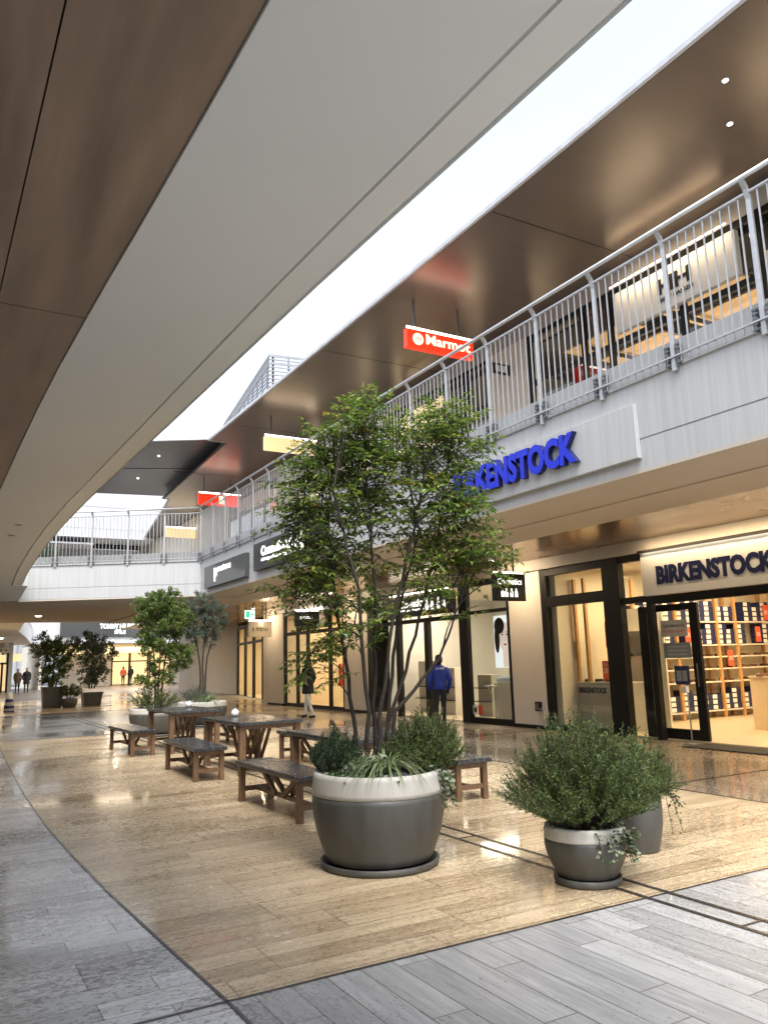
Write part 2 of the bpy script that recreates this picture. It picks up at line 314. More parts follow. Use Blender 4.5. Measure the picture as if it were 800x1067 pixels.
# ================================================================ GROUND
FX = 11.7
def sheet(name, pts, z, mat, thick=.0):
    b = MB(); n = len(pts); a = sum(pts[i][0]*pts[(i+1) % n][1]-pts[(i+1) % n][0]*pts[i][1] for i in range(n))
    if a < 0: pts = pts[::-1]
    b.add([(x, y, z) for x, y in pts], [tuple(range(n))]); return struct(b.build(name, mat))
sheet('ground', [(-400, -400), (400, -400), (400, 600), (-400, 600)], -.01, 'ground')
LX = [(1.45, -6), (1.40, 1), (1.33, 3.88), (1.27, 5.0), (1.215, 6.2), (1.175, 7.6), (1.16, 9), (1.18, 11), (1.22, 12.5), (1.27, 14), (1.32, 15.6), (1.38, 17.3), (1.5, 20)]
sheet('grey_paving_left', [(-6, -6)]+LX+[(-6, 20)], 0, 'grey_left')
sheet('tan_paving', [p for p in LX if p[1] >= 3.88]+[(7.62, 20), (7.62, 3.88)], 0, 'tan')
sheet('grey_paving_front', [(1.45, -6), (1.40, 1), (1.33, 3.88), (11.69, 3.88), (11.69, -6)], 0, 'grey_front')
sheet('shop_walkway', [(7.62, 3.88), (7.62, 20), (7.62, 52), (14.5, 52), (12.3, 29.5), (11.7, 28), (11.7, 3.88)], 0, 'walk')
sheet('slate_paving', [(-6, 20), (7.62, 20), (7.62, 31), (-6, 31)], 0, 'slate')
sheet('cross_walkway', [(-6, 31), (7.62, 31), (7.62, 46), (-6, 46)], 0, 'tan')
sheet('covered_paving', [(-6, 46), (7.62, 46), (7.62, 52), (30, 52), (30, 78), (-6, 78)], 0, 'brownpave')
b = MB()
for p, q in zip(LX[:-1], LX[1:]): b.beam((p[0], p[1], .003), (q[0], q[1], .003), .016, .004)
b.box(-6, 11.69, 3.873, 3.888, .001, .005)
struct(b.build('paving_joint', 'line'))
b = MB()
for x in (4.13, 4.33): b.box(x-.016, x+.016, -5, 44, .001, .006)
for y in (3.2, 4.6, 6.0, 7.5, 9, 10.5, 12, 13.5, 15): b.box(4.147, 4.313, y-.008, y+.008, .001, .0055)
struct(b.build('drain_channel', 'line'))
b = MB(); b.box(7.60, 7.63, 3.89, 40, .001, .0055); b.box(7.63, 11.6, 6.84, 6.865, .001, .0055); b.box(7.63, 11.6, 13.3, 13.32, .001, .0055)
b.box(-6, 7.6, 19.98, 20.01, .001, .0055); b.box(-6, 7.6, 30.98, 31.01, .001, .0055)
struct(b.build('walkway_joint', 'line'))

# ================================================================ LEFT BUILDING
lb = thing('mall_building', 'left mall block whose curved white overhang with a brown panelled soffit covers the viewer', 'building', (-2, 10, 0))
EDGE = [(1.93, -4), (1.875, 1.5), (1.85, 2.3), (1.825, 3.0), (1.80, 3.8), (1.77, 5.2), (1.735, 6.9), (1.695, 8.7), (1.65, 10.5), (1.64, 12.5), (1.67, 14.8), (1.745, 17.4), (1.835, 19.5), (1.95, 21.5), (2.3, 26.6)]
def offs(e, d): return [(x-d, y) for x, y in e]
def strip(b, e0, z0, e1, z1, m=0):
    for i in range(len(e0)-1):
        b.add([(*e0[i], z0), (*e0[i+1], z0), (*e1[i+1], z1), (*e1[i], z1)], [(0, 1, 2, 3)], m)
ZS = 3.65
b = MB()   # underside in strips: flat field, recessed groove, outer lip
BR = [(.86, -4), (.825, 1.5), (.812, 2.0), (.795, 2.5), (.775, 3.0), (.75, 3.6), (.722, 4.2), (.698, 4.8), (.665, 5.7), (.643, 6.7), (.622, 8.2), (.61, 10), (.61, 12.5), (.61, 17.4), (.61, 21.5)]
E22, E21, E20, E07 = offs(EDGE, .27), offs(EDGE, .225), offs(EDGE, .235), offs(EDGE, .035)
strip(b, BR, ZS+.0, E22, ZS-.035)
strip(b, E22, ZS-.035, E22, ZS+.09); strip(b, E22, ZS+.09, E21, ZS+.09); strip(b, E21, ZS+.09, E21, ZS)
strip(b, E21, ZS, E07, ZS+.02); strip(b, E07, ZS+.02, E07, ZS+.05); strip(b, E07, ZS+.05, EDGE, ZS+.05); strip(b, EDGE, ZS+.03, EDGE, 4.68)
strip(b, BR, ZS, BR, ZS+.03)
b.build('overhang_soffit', 'lsoffit', lb)
b = MB(); b.prism([(-6, -4)]+offs(EDGE, .01)+[(3.6, 37.8), (4.2, 47), (5.4, 55.4), (7.2, 69.6), (7.2, 72), (-6, 72)], 4.69, 5.0); b.build('deck_slab', 'white', lb)
# brown panels
b = MB(); pr_ = offs(BR, .006)
def xb(y):  # x of the white-to-brown border at y
    for (a, y0), (c, y1) in zip(pr_[:-1], pr_[1:]):
        if y0 <= y <= y1: return a+(c-a)*(y-y0)/(y1-y0)
    return pr_[-1][0]
ys = [-4, 4.775, 13.5, 22]
for y0, y1 in zip(ys[:-1], ys[1:]):
    a, c = y0+.009, y1-.009; inner = [y for _, y in pr_ if a < y < c]
    seam = lambda y: .24-.012*(y-2.3) if y < 4.775 else .2
    rpts = [(xb(y), y) for y in [a]+inner+[c]]
    b.prism([(seam(a)+.003, a)]+rpts+[(seam(c)+.003, c)], ZS+.012, ZS+.04)
    b.prism([(-2.0, a), (seam(a)-.004, a), (seam(c)-.004, c), (-2.0, c)], ZS+.012, ZS+.04)
    b.prism([(-6.0, a), (-2.008, a), (-2.008, c), (-6, c)], ZS+.012, ZS+.04)
b.build('brown_soffit_panel', 'lbrown', lb)
b = MB(); b.box(-6, .9, -4, 22, ZS+.05, ZS+.06); b.build('soffit_backing', 'black', lb)
b = MB(); b.prism([(-6, 22), (.61, 21.6), (2.065, 21.5), (2.3, 26.6), (3.6, 37.8), (4.2, 47), (5.4, 55.4), (7.2, 69.6), (7.2, 72), (-6, 72)], 3.64, 4.68); b.build('far_overhang', 'lsoffit', lb)
b = MB(); b.box(-6.3, -6, -6, 72, 0, 8.5); b.box(-6, -5.9, -4, 72, 5.0, 8.2); b.build('wall', 'wall', lb)
b = MB(); b.box(-6, -2.5, -6, 72, 8.2, 8.5); b.build('roof', 'eave', lb)
for i, y in enumerate((12.3, 13.35)):
    d = thing('downlight', ['small round recessed downlight in the white overhang, the nearer one', 'small round recessed downlight in the white overhang, the farther one'][i], 'ceiling light', (1.02, y, 3.62), 0, 'downlights in the white overhang')
    b = MB(); b.lathe([(.04, -.004), (.06, -.004), (.06, .03), (.04, .03), (.04, -.004)], (1.02, y, 3.632), 20); b.build('rim', 'plastic', d, True)
    b = MB(); b.lathe([(.001, 0), (.038, 0), (.038, .01), (.001, .01)], (1.02, y, 3.636), 20); b.build('lens', 'dl', d)

# ================================================================ RIGHT BUILDING
XF = 7.0
rb = thing('mall_building', 'right mall block with white balcony front, bronze soffit and long row of lit shops', 'building', (13, 14, 0))
b = MB(); b.box(XF, XF+.12, -3, 23.2, 4.005, 4.68); b.box(XF+.012, XF+.12, -3, 23.2, 3.985, 4.005); b.box(XF, XF+.12, -3, 23.2, 3.64, 3.985)
b.box(XF-.03, XF+.1, -3, 23.2, 4.68, 4.72)
b.build('balcony_fascia', 'fascia', rb)
b = MB(); b.box(XF, 8.03, -3, 23.2, 3.60, 3.64); b.box(8.03, 8.06, -3, 23.2, 3.605, 3.66)
b.box(8.06, 9.1, -3, 23.2, 3.585, 3.64); b.box(9.1, 9.12, -3, 38, 3.59, 3.72)
b.prism([(7.0, 23.21), (9.09, 23.21), (9.09, 37.3), (7.0, 37.3)], 3.58, 3.64)
b.build('white_soffit', 'soffit', rb)
b = MB()
for y0 in range(-3, 45, 3): b.box(9.12, 11.6 if y0 < 28 else 15, y0+.004, y0+2.996, 3.67, 3.70)
b.build('bronze_soffit', 'bronze', rb)
b = MB(); b.box(XF+.1, 20, -3, 52, 4.72, 5.0); b.box(XF+.121, 20, -3, 23.2, 3.72, 4.71); b.build('floor_slab', 'white', rb)
b = MB(); b.box(XF+.06, XF+.08, -3, 23.2, 4.72, 5.02); b.build('upstand_panel', 'fascia', rb)
b = MB(); b.box(11.56, 11.7, -3, 29.5, 3.43, 3.668); b.build('shop_head_beam', 'trim', rb)
b = MB()
b.box(11.64, 12.2, 13.3, 14.42, 0, 3.43); b.box(11.64, 12.4, 21.3, 22.9, 0, 3.43); b.box(11.62, 12.6, 27.9, 29.45, 0, 3.66)
b.box(11.6, 12.3, 29.45, 29.9, 0, 3.66)
b.box(11.7, 20, -3.3, -3, 0, 3.7); b.box(20, 20.2, -3, 40, 0, 8.4)
b.build('wall', 'wall', rb)
b = MB(); b.box(11.62, 12.22, 13.29, 14.43, 0, .08); b.box(11.62, 12.42, 21.29, 22.91, 0, .08); b.box(11.6, 12.62, 27.89, 29.44, 0, .08); b.build('skirting', 'black', rb)
# eave
EP = [(6.9, -4), (6.9, 22.3), (7.43, 22.3), (7.8, 31.2), (8.05, 31.2), (9.6, 42.7), (14, 52), (20, 52), (20, -4)]
b = MB()
b.prism([(x+.05, y) if x < 14 else (x, y) for x, y in EP], 8.22, 8.26); b.prism([(x+.9, y) if x < 14 else (x, y) for x, y in EP], 8.263, 8.5)
b.build('eave_soffit', 'eave', rb)
b = MB()
for i_, (p, q) in enumerate(zip(EP[:5], EP[1:6])): b.beam((p[0], p[1], 8.245), (q[0], q[1], 8.245), .05, .07, 1 if i_ == 2 else 0)  # third run black, the shade of the gap at the canopy put into its colour
b.build('eave_edge', ['louvre', 'black'], rb)
b = MB()
for y in (2.5, 8.5, 14.5, 20.5, 26.5): b.box(6.98, 10.1, y, y+.012, 8.216, 8.23)
b.build('eave_seam', 'black', rb)
# upper storey wall pieces
b = MB(); b.box(10.08, 10.2, -3, 30, 7.92, 8.22); b.build('upper_head_trim', 'trim', rb)
for a_, c_ in ((11.45, 12.65), (17.0, 17.7), (22.5, 24.6)): MB().box(10.06, 10.3, a_, c_, 5, 7.92).build('upper_wall', 'cream', rb)
b = MB(); b.box(14.5, 14.6, -3, 30, 5, 8.2); b.build('upper_back_wall', 'wall', rb)
b = MB(); b.prism([(9.7, 43), (16, 52), (16, 52.3), (9.5, 43.3)], 5, 8.2); b.box(10.08, 10.3, 30, 43, 5, 8.2); b.build('upper_end_wall', 'wall', rb)

def mullions(par, X, y0, y1, z0, z1, ys, zs, t=.07, d=.08, name='frame'):
    b = MB()
    for y in ys: b.box(X-d/2, X+d/2, y-t/2, y+t/2, z0, z1)
    ed = sorted(ys)
    for a, c in zip(ed[:-1], ed[1:]):
        for z in zs: b.box(X-d/2+.002, X+d/2-.002, a+t/2, c-t/2, z-t/2, z+t/2)
    return b.build(name, 'black', par)
def pane(par, X, y0, y1, z0, z1, mat='glass'):
    b = MB(); b.box(X-.006, X+.006, y0, y1, z0, z1); return b.build('window_pane', mat, par)
def hboard(b, x0, x1, y0, y1, z0, z1, m=0): b.box(x0, x1, y0, y1, z0, z1, m)

# upper shops: outdoor clothing shop
us = thing('shopfront', 'upper floor outdoor clothing shop with dark frames and tan ceiling boards behind the railing', 'shopfront', (10.1, 8, 5))
ysf = [4.2, 5.0, 6.3, 7.7, 9.25, 9.9, 11.38]
mullions(us, 10.12, 4, 11.4, 5, 7.92, ysf, [5.05, 6.9, 7.86], t=.10)
for a, c in zip(ysf[:-1], ysf[1:]): pane(us, 10.12, a+.05, c-.05, 5.1, 7.8, 'glass2')
b = MB()
for i, x in enumerate([10.45+.98*k for k in range(4)]):
    for j, y in enumerate((3.0, 5.05, 7.1, 9.2)):
        b.box(x, x+.74, y, y+1.6, 7.42, 7.46)
b.build('ceiling_board', 'tanboard', us)
b = MB(); b.box(10.3, 14.5, 3, 11.4, 7.75, 7.8); b.build('ceiling', 'black', us)
b = MB()
for y in (3.6, 5.2, 6.8, 8.4, 10.2): b.box(10.6, 14.4, y, y+.05, 7.3, 7.36)
b.build('ceiling_track', 'black', us)
s = thing('shop_sign', 'white lit fascia board with black logo letters above the upper clothing shop window', 'sign', (9.95, 7.7, 7))
b = MB(); b.box(9.93, 10.03, 6.56, 8.97, 6.99, 7.71); b.build('board', 'signw', s, bevel=.005)
text('HH', s, 'signblack', (9.925, 8.02, 7.27), YM, .66, .27, .006, .035, space=.85)
text('HELLY HANSEN', s, 'signblack', (9.925, 8.02, 7.14), YM, .68, .07, .006, .01, 'small_lettering')
b = MB(); b.tube([(9.80, 6.6, 7.78), (9.80, 8.9, 7.78)], .012, 8); b.build('lamp_bar', 'tube', s)
area('sign_light', (9.75, 7.75, 7.80), .05, 5, (1, .72, .42), (0, radians(-50), 0), 2.2)
s = thing('wall_sign', 'small dark projecting logo plate on the cream pillar upstairs', 'sign', (10.0, 12, 7.4))
b = MB(); b.box(9.6, 10.05, 11.98, 12.02, 7.28, 7.5); b.build('plate', 'signblack', s); b = MB(); b.box(9.68, 9.8, 11.975, 11.98, 7.32, 7.46); b.box(9.85, 9.97, 11.975, 11.98, 7.32, 7.46); b.build('mark', 'lettdim', s)
us2 = thing('shopfront', 'upper floor shop with lit yellow board and red clothes behind the tree top', 'shopfront', (10.1, 15, 5))
ysf = [12.72, 13.6, 14.4, 16.2, 16.95]
mullions(us2, 10.12, 12.7, 17, 5, 7.92, ysf, [5.05, 6.9, 7.86], t=.09)
for a, c in zip(ysf[:-1], ysf[1:]): pane(us2, 10.12, a+.05, c-.05, 5.1, 7.8, 'glass2')
b = MB(); b.box(10.3, 14.5, 12.7, 17, 7.75, 7.8); b.build('ceiling', 'black', us2)
b = MB(); b.box(9.98, 10.05, 14.4, 16.2, 7.0, 7.6); b.build('lit_board', 'creambox', us2)
for i in range(7):
    s = tag(MB().box(10.6+.02*i, 10.75+.02*i, 14.5+i*.22, 14.62+i*.22, 5.6, 6.6).build('hanging_jacket', ['red', 'red', 'oak', 'red', 'navy', 'red', 'card'][i]), ['red', 'bright red', 'tan', 'crimson', 'navy', 'scarlet', 'white'][i]+' jacket hanging in the upstairs window behind the tree, number %d along its row' % (i+1), 'jacket', 'jackets in the upstairs window')
for nm, y0, y1, lab in (('shopfront', 17.75, 22.4, 'upper floor shop behind the far railing bays near the red hanging sign'), ('shopfront', 24.7, 29.8, 'upper floor shop at the far corner above the footbridge')):
    u = thing(nm, lab, 'shopfront', (10.1, (y0+y1)/2, 5)); n = 4; ysf = [y0+(y1-y0)*i/n for i in range(n+1)]
    mullions(u, 10.12, y0, y1, 5, 7.92, ysf, [5.05, 7.2, 7.86], t=.09)
    for a, c in zip(ysf[:-1], ysf[1:]): pane(u, 10.12, a+.05, c-.05, 5.1, 7.8, 'glass2')
    b = MB(); b.box(10.3, 14.5, y0, y1, 7.75, 7.8); b.build('ceiling', 'inceil', u)
    b = MB(); b.box(10.0, 10.06, y0+.3, y1-1.5, 7.3, 7.75); b.build('sign_board', 'cream', u)
for y in (6, 9.5, 14.5, 20, 27): area('upper_shop_light', (12, y, 5.4), 2, 45, (1, .78, .5), (pi, 0, 0)); area('upper_shop_light', (12, y, 7.3), 2, 25, (1, .78, .5))
# hanging lightbox signs under the eave
def hangsign(label, x0, x1, y, z0, z1, mat, txt=None, icon=False):
    s = thing('hanging_sign', label, 'sign', ((x0+x1)/2, y, z0), 0, None)
    b = MB(); b.box(x0, x1, y-.06, y+.06, z0, z1); b.build('lightbox', mat, s, bevel=.006)
    b = MB(); b.tube([(x0+.02, y-.02, z1+.045), (x1+.06, y-.02, z1+.045)], .022, 8); b.build('lamp_bar', 'tube', s)
    for x in (x0+.2, x1-.3):
        b = MB(); b.beam((x, y, z1), (x, y, 8.22), .035, .035); b.build('hanger', 'steeld', s)
    if icon:
        b = MB(); b.lathe([(.001, 0), (.115, 0), (.115, .008), (.001, .008)], (0, 0, 0), 28); cx, cz = x0+.24, (z0+z1)/2
        b.v = [(cx+v[0], y-.062-v[2], cz+v[1]) for v in b.v]; b.build('round_emblem', 'redlet', s)
        b = MB()
        for p, q in (((-.05, -.05), (-.02, .05)), ((-.02, .05), (.01, -.03)), ((.01, -.03), (.05, .05)), ((.05, .05), (.06, -.04))):
            b.beam((cx+p[0], y-.073, cz+p[1]), (cx+q[0], y-.073, cz+q[1]), .006, .022, upv=(0, 1, 0))
        b.build('emblem_mark', 'redbox', s)
    if txt: text(txt, s, 'redlet', (x0+.42, y-.062, z0+.11), XP, x1-x0-.5, .2, .01, .02)
    return s
hangsign('red lit hanging sign with pale lettering and a round emblem under the brown eave', 7.27, 8.78, 11.57, 7.24, 7.60, 'redbox', 'Marmot', True)
s = hangsign('red lit hanging sign with a pale square, farther along the eave', 8.0, 9.5, 27.0, 7.22, 7.62, 'redbox')
b = MB(); b.box(8.75, 8.98, 26.93, 26.94, 7.27, 7.57); b.build('pale_square', 'redlet', s)
hangsign('pale yellow lit hanging sign half hidden by the tree under the eave', 7.5, 9.0, 19.3, 7.24, 7.62, 'creambox')
hangsign('cream lit hanging sign seen above the footbridge railing', 8.75, 10.3, 34.4, 7.2, 7.6, 'creambox')
for i, (x, y) in enumerate(((7.74, 4.99), (8.47, 5.47))):
    d = thing('downlight', 'bright small downlight in the brown eave, %s' % ['upper one nearest the roof edge', 'lower one nearest the railing'][i], 'ceiling light', (x, y, 8.22), 0, 'downlights in the brown eave')
    b = MB(); b.lathe([(.03, -.004), (.045, -.004), (.045, .01), (.03, .01)], (x, y, 8.215), 16); b.build('rim', 'plastic', d); b = MB(); b.lathe([(.001, 0), (.03, 0), (.03, .008), (.001, .008)], (x, y, 8.208), 16); b.build('lens', 'dl', d)

# ---- balcony railing
def railing(name, label, p0, p1, step, zb=4.70, group=None, out=1):
    p0, p1 = Vector((*p0, 0)), Vector((*p1, 0)); d = (p1-p0); L = d.length; d.normalize(); nrm = Vector((-d.y, d.x, 0))*out
    r = thing(name, label, 'railing', tuple(p0+Vector((0, 0, 4.6))))
    n = int(round(L/step)); st = L/n
    P = lambda t, o, z: p0+d*t+nrm*o+Vector((0, 0, z))
    b = MB(); b.tube([P(0, .09, 6.31), P(L, .09, 6.31)], .026, 10); b.build('handrail', 'steel', r, True)
    b = MB(); b.beam(P(0, .02, 6.165), P(L, .02, 6.165), .03, .02); b.build('upper_rail', 'steel', r)
    b = MB(); b.beam(P(0, .02, 4.78), P(L, .02, 4.78), .03, .02); b.build('lower_rail', 'steel', r)
    for i in range(n+1):
        t = i*st
        b = MB()
        prof = [(P(t, 0, 4.62)), P(t, 0, 6.1), P(t, .03, 6.2), P(t, .085, 6.285)]
        for a, c, wd in zip(prof[:-1], prof[1:], (.055, .055, .055)): b.beam(a, c, .035, .055, upv=tuple(d))
        b.build('post', 'steel', r, bevel=.004)
        b = MB()
        for q in (-.075, .075):
            b.beam(P(t+q, -.012, 4.68), P(t+q, -.012, 4.92), .07, .02, upv=tuple(d))
            for z in (4.70, 4.755, 4.81, 4.865, 4.91): b.beam(P(t+q-.03, .012, z), P(t+q+.03, .012, z), .03, .022)
        b.build('bracket', 'steeld', r)
        if i < n:
            b = MB(); k = 10
            for j in range(1, k):
                tt = t+st*j/k; b.beam(P(tt, .012, 4.70), P(tt, .012, 6.16), .014, .014, upv=tuple(d))
            b.build('baluster_panel', 'steel', r)
    return r
railing('railing', 'long grey steel balcony railing with thin bars in front of the upper shops', (6.97, 2.2), (6.97, 23.1), 1.1)

# ---- footbridge
B1, B2 = Vector((7.0, 23.25)), Vector((-2.5, 29.3))
fb = thing('footbridge', 'white footbridge across the mall linking both upper floors', 'footbridge', (4.6, 26, 3.6))
bd = (B2-B1).normalized(); bn = Vector((-bd.y, bd.x)) # perpendicular
if bn.y > 0: bn = -bn
def bp(t, o): q = B1+bd*t+bn*o; return (q.x, q.y)
Lb = (B2-B1).length
b = MB(); b.prism([bp(-.1, 0), bp(Lb, 0), bp(Lb, -.12), bp(-.1, -.12)], 4.0, 4.68); b.prism([bp(-.1, -.01), bp(Lb, -.01), bp(Lb, -.12), bp(-.1, -.12)], 3.985, 4.0); b.prism([bp(-.1, 0), bp(Lb, 0), bp(Lb, -.12), bp(-.1, -.12)], 3.66, 3.985)
b.prism([bp(-.1, .03), bp(Lb, .03), bp(Lb, -.1), bp(-.1, -.1)], 4.68, 4.72); b.build('fascia', 'fascia', fb)
b = MB(); b.prism([bp(-.05, .0), bp(Lb, .0), (-2.5, 37.8), (3.55, 37.8), (6.98, 37.3), (6.98, 23.3)], 3.612, 3.655); b.build('soffit', 'soffit', fb)
b = MB(); b.prism([bp(0, -.13), bp(Lb, -.13), (-2.5, 37.8), (3.55, 37.8), (6.98, 37.3), (6.98, 23.5)], 4.72, 4.98); b.build('deck', 'fargrey', fb)
railing('railing', 'grey steel railing with thin bars along the footbridge', bp(0, .02), bp(Lb, .02), 1.15, out=1)
# ---- canopy over the bridge
cn = thing('canopy', 'flat dark canopy roof above the footbridge with a pale steel edge', 'canopy', (3, 27, 8.3))
b = MB(); b.prism([(8.6, 22.55), (-3, 29.25), (-3, 34.1), (8.6, 32.1)], 8.55, 8.7); b.build('roof_panel', 'canopy', cn)
b = MB(); b.beam((8.6, 22.48, 8.76), (-3, 29.18, 8.76), .1, .44); b.build('edge_beam', 'steel', cn)
b = MB(); b.beam((8.5, 26.9, 8.544), (-3, 31.6, 8.544), .03, .012); b.build('seam', 'black', cn)
for i, (x, y) in enumerate(((6.3, 25.9), (4.6, 29.7), (6.4, 29.4))):
    b = MB(); b.lathe([(.001, 0), (.04, 0), (.04, .01), (.001, .01)], (x, y, 8.538), 14); b.build('spotlight', 'dl', cn)
# ---- louvre screen building above the right roof
lv = thing('louvre_screen', 'tall open white louvre screen standing on the roof against the sky', 'screen', (12, 30, 8.5))
c0, c1, c2 = Vector((11.27, 28.4, 0)), Vector((13.1, 41.5, 0)), Vector((16.5, 27.6, 0))
for a, c, nmn, k in ((c0, c1, 'louvre_panel', 14), (c0, c2, 'louvre_panel', 8)):
    b = MB()
    for j in range(26):
        z = 13.95-j*.165; b.beam(a+Vector((0, 0, z)), c+Vector((0, 0, z)), .04, .055 if j not in (0, 2) else .11)
    b.build(nmn, 'screen', lv)
    for i in range(k+1):
        p = a+(c-a)*i/k; pp = p+Vector((.25, .25, 0)); b = MB(); b.beam((pp.x, pp.y, 8.5), (pp.x, pp.y, 14.0), .07, .07); b.build('post', 'screen', lv)
# ---- buildings beyond
fbld = thing('building', 'pale clad building beyond the footbridge rising out of view', 'building', (12, 78, 0))
b = MB(); b.box(-5, 40, 84, 96, 5.5, 30); b.build('wall', 'farwhite', fbld)
b = MB()
for z in (11.2, 13.5, 15.8, 18.1): b.box(-5, 40, 83.98, 84, z, z+.05)
b.build('cladding_joint', 'fargrey', fbld)
f2 = thing('building', 'far mall block with a dark sign board above lit shops below', 'building', (16, 72, 0))
b = MB(); b.box(7.2, 34, 69.6, 70, 3.7, 7.5); b.box(7.1, 34, 69.5, 69.6, 3.62, 3.85); b.build('balcony_fascia', 'fascia', f2)
b = MB(); b.box(7.2, 34, 70, 78, 3.65, 4.6); b.build('soffit', 'soffit', f2)
b = MB(); b.box(9.3, 34, 69.45, 69.6, 4.2, 5.6); b.build('sign_board', 'signgrey', f2)
text('TOMMY HILFIGER', f2, 'lett', (12.4, 69.44, 4.85), XP, 3.3, .4, .02, .03); text('SALE', f2, 'lett', (13.6, 69.44, 4.4), XP, .9, .3, .02, .03, 'small_lettering')
b = MB(); b.box(10.5, 34, 76, 76.4, 0, 3.65); b.box(7.9, 8.1, 70, 84, 0, 3.65); b.build('wall', 'wall', f2)
b = MB(); b.box(8.6, 18.5, 75.6, 76, 2.9, 3.35); b.box(12.5, 21, 73.6, 73.9, 3.2, 3.4); b.build('lit_sign_band', 'fcream', f2)
for x0, x1 in ((14.8, 16.2), (16.4, 17.9), (18.2, 20)):
    b = MB(); b.box(x0, x1, 75.9, 75.97, .1, 2.8); o = b.build('shop_window', 'creambox', f2)
    b = MB(); b.box(x0-.08, x0, 75.85, 75.95, 0, 2.9); b.box(x1, x1+.08, 75.85, 75.95, 0, 2.9); b.box(x0, x1, 75.85, 75.95, 2.1, 2.2); b.build('frame', 'black', o)
f3 = thing('building', 'far left shops with warm lit windows and a cream sign band beside the passage', 'building', (3, 64, 0))
b = MB(); b.box(-5, 5.0, 66, 66.4, 3.2, 3.64); b.box(5.3, 5.6, 66, 76, 0, 3.64); b.build('wall', 'soffit', f3)
b = MB(); b.box(0, 5.2, 65.8, 66, 2.9, 3.3); b.build('sign_band', 'cream', f3)
text('BO +', f3, 'signblack', (4.3, 65.79, 2.98), XP, .9, .2, .02, .02)
b = MB(); b.box(0, 5.1, 65.6, 65.75, 2.2, 2.75); b.box(5.3, 6.6, 70, 70.2, 2.3, 2.9); b.build('lit_blind', 'creambox', f3)
b = MB()
for x in (3.3, 4.1, 4.9, 5.25): b.box(x-.07, x+.07, 65.9, 66.0, 0, 2.9)
b.box(0, 5.3, 65.9, 66, 2.05, 2.15); b.build('frame', 'black', f3)
b = MB(); b.box(0, 5.2, 66.1, 66.15, .1, 2.1); b.build('window_pane', 'creambox', f3)
f4 = thing('building', 'bright white building in daylight at the end of the passage', 'building', (20, 120, 0))
b = MB(); b.box(-10, 60, 118, 130, 0, 14)
for i in range(18): b.box(-5+i*3, -4.6+i*3, 117.7, 118, 0, 9)
b.build('wall', 'farwhite', f4)
tw = thing('terrace_building', 'low upstairs shop block with thin pale roof and dark windows beyond the footbridge rails', 'building', (6, 43, 5))
b = MB(); b.box(0, 9.9, 43, 43.5, 5, 7.75); b.build('wall', 'fargrey', tw); b = MB(); b.box(-1, 9.9, 41, 45, 8.05, 8.2); b.box(-1, 6.9, 41.2, 45, 7.72, 7.8); b.build('roof', 'louvre', tw)
b = MB(); b.box(4.6, 9.8, 43.1, 43.2, 7.8, 8.05); b.box(7.2, 9.6, 42.9, 42.99, 5.2, 7.2); b.box(3.6, 5.2, 42.9, 42.99, 5.2, 7.0); b.build('dark_window', 'black', tw)
b = MB(); b.box(5.5, 6.7, 42.85, 42.95, 6.65, 7.3); b.build('sign_panel', 'signw', tw)
text('SHOP', tw, 'signblack', (5.7, 42.84, 6.85), XP, .8, .25, .01, .02)
b = MB(); b.box(2.9, 3.6, 42.85, 42.95, 6.9, 7.2); b.build('lit_sign', 'creambox', tw)
fine_shrub('shrub', 'grey green spiky terrace plant beyond the footbridge railing', (4.3, 41.0, 6.3), 70, 1.35, 1.1, 'leafD', 71, leafL=.22, leafW=.03, per=14, brn=1)
sqp = thing('planter', 'tall dark terrace planter holding the spiky plant upstairs', 'planter', (4.3, 41, 5)); b = MB(); b.prism([(3.9, 40.6), (4.7, 40.6), (4.7, 41.4), (3.9, 41.4)], 5, 6.3); b.build('body', 'pot', sqp, bevel=.02); b = MB(); b.box(3.86, 4.74, 40.56, 41.44, 6.3, 6.36); b.build('rim', 'pot', sqp)

for i, (x, y) in enumerate(((2.5, 40.5), (9, 45), (4, 56), (12, 62), (16, 72), (3.6, 33.0), (7.2, 33.5))):  # last two lamps are added fill to brighten the trees under the footbridge
    d = thing('ceiling_light', 'round ceiling lamp in the covered far passage, %s along it' % ['first left', 'first right', 'second left', 'second right', 'last', 'added fill under footbridge at left', 'added fill under footbridge at right'][i], 'ceiling light', (x, y, 3.6))
    b = MB(); b.lathe([(.001, 0), (.1, 0), (.11, .03), (.001, .03)], (x, y, 3.585), 20); b.build('lens', 'dl', d)
    area('ceiling_lamp_light', (x, y, 3.55), .5 if i < 5 else 2.2, 55 if i < 5 else 16, (1, .82, .6))
# ================================================================ GROUND FLOOR SHOPS
# --- shoe shop
ss = thing('shopfront', 'shoe shop front with black frames, tall glass window and wide open doorway', 'shopfront', (11.7, 9.5, 0))
b = MB()
b.box(11.64, 11.76, 13.12, 13.28, 0, 3.43); b.box(11.62, 11.78, 10.98, 11.42, 0, 3.43); b.box(11.64, 11.76, 11.42, 13.12, 3.28, 3.43)
b.box(11.645, 11.755, 11.42, 13.12, 2.60, 2.82); b.box(11.645, 11.755, 11.42, 13.12, 0, .12)
b.box(11.64, 11.76, 10.24, 10.36, 0, 3.43); b.box(11.645, 11.755, 10.36, 10.98, 2.5, 2.62); b.box(11.645, 11.755, 10.36, 10.98, 3.3, 3.43)
b.box(11.64, 11.76, 3, 10.24, 2.45, 2.6); b.box(11.645, 11.755, 3, 10.24, 3.36, 3.43)
b.build('frame', 'black', ss)
pane(ss, 11.7, 11.42, 13.12, .12, 2.6); pane(ss, 11.7, 11.42, 13.12, 2.82, 3.28); pane(ss, 11.7, 10.36, 10.98, 2.62, 3.3); pane(ss, 11.7, 10.36, 10.98, .0, 2.5)
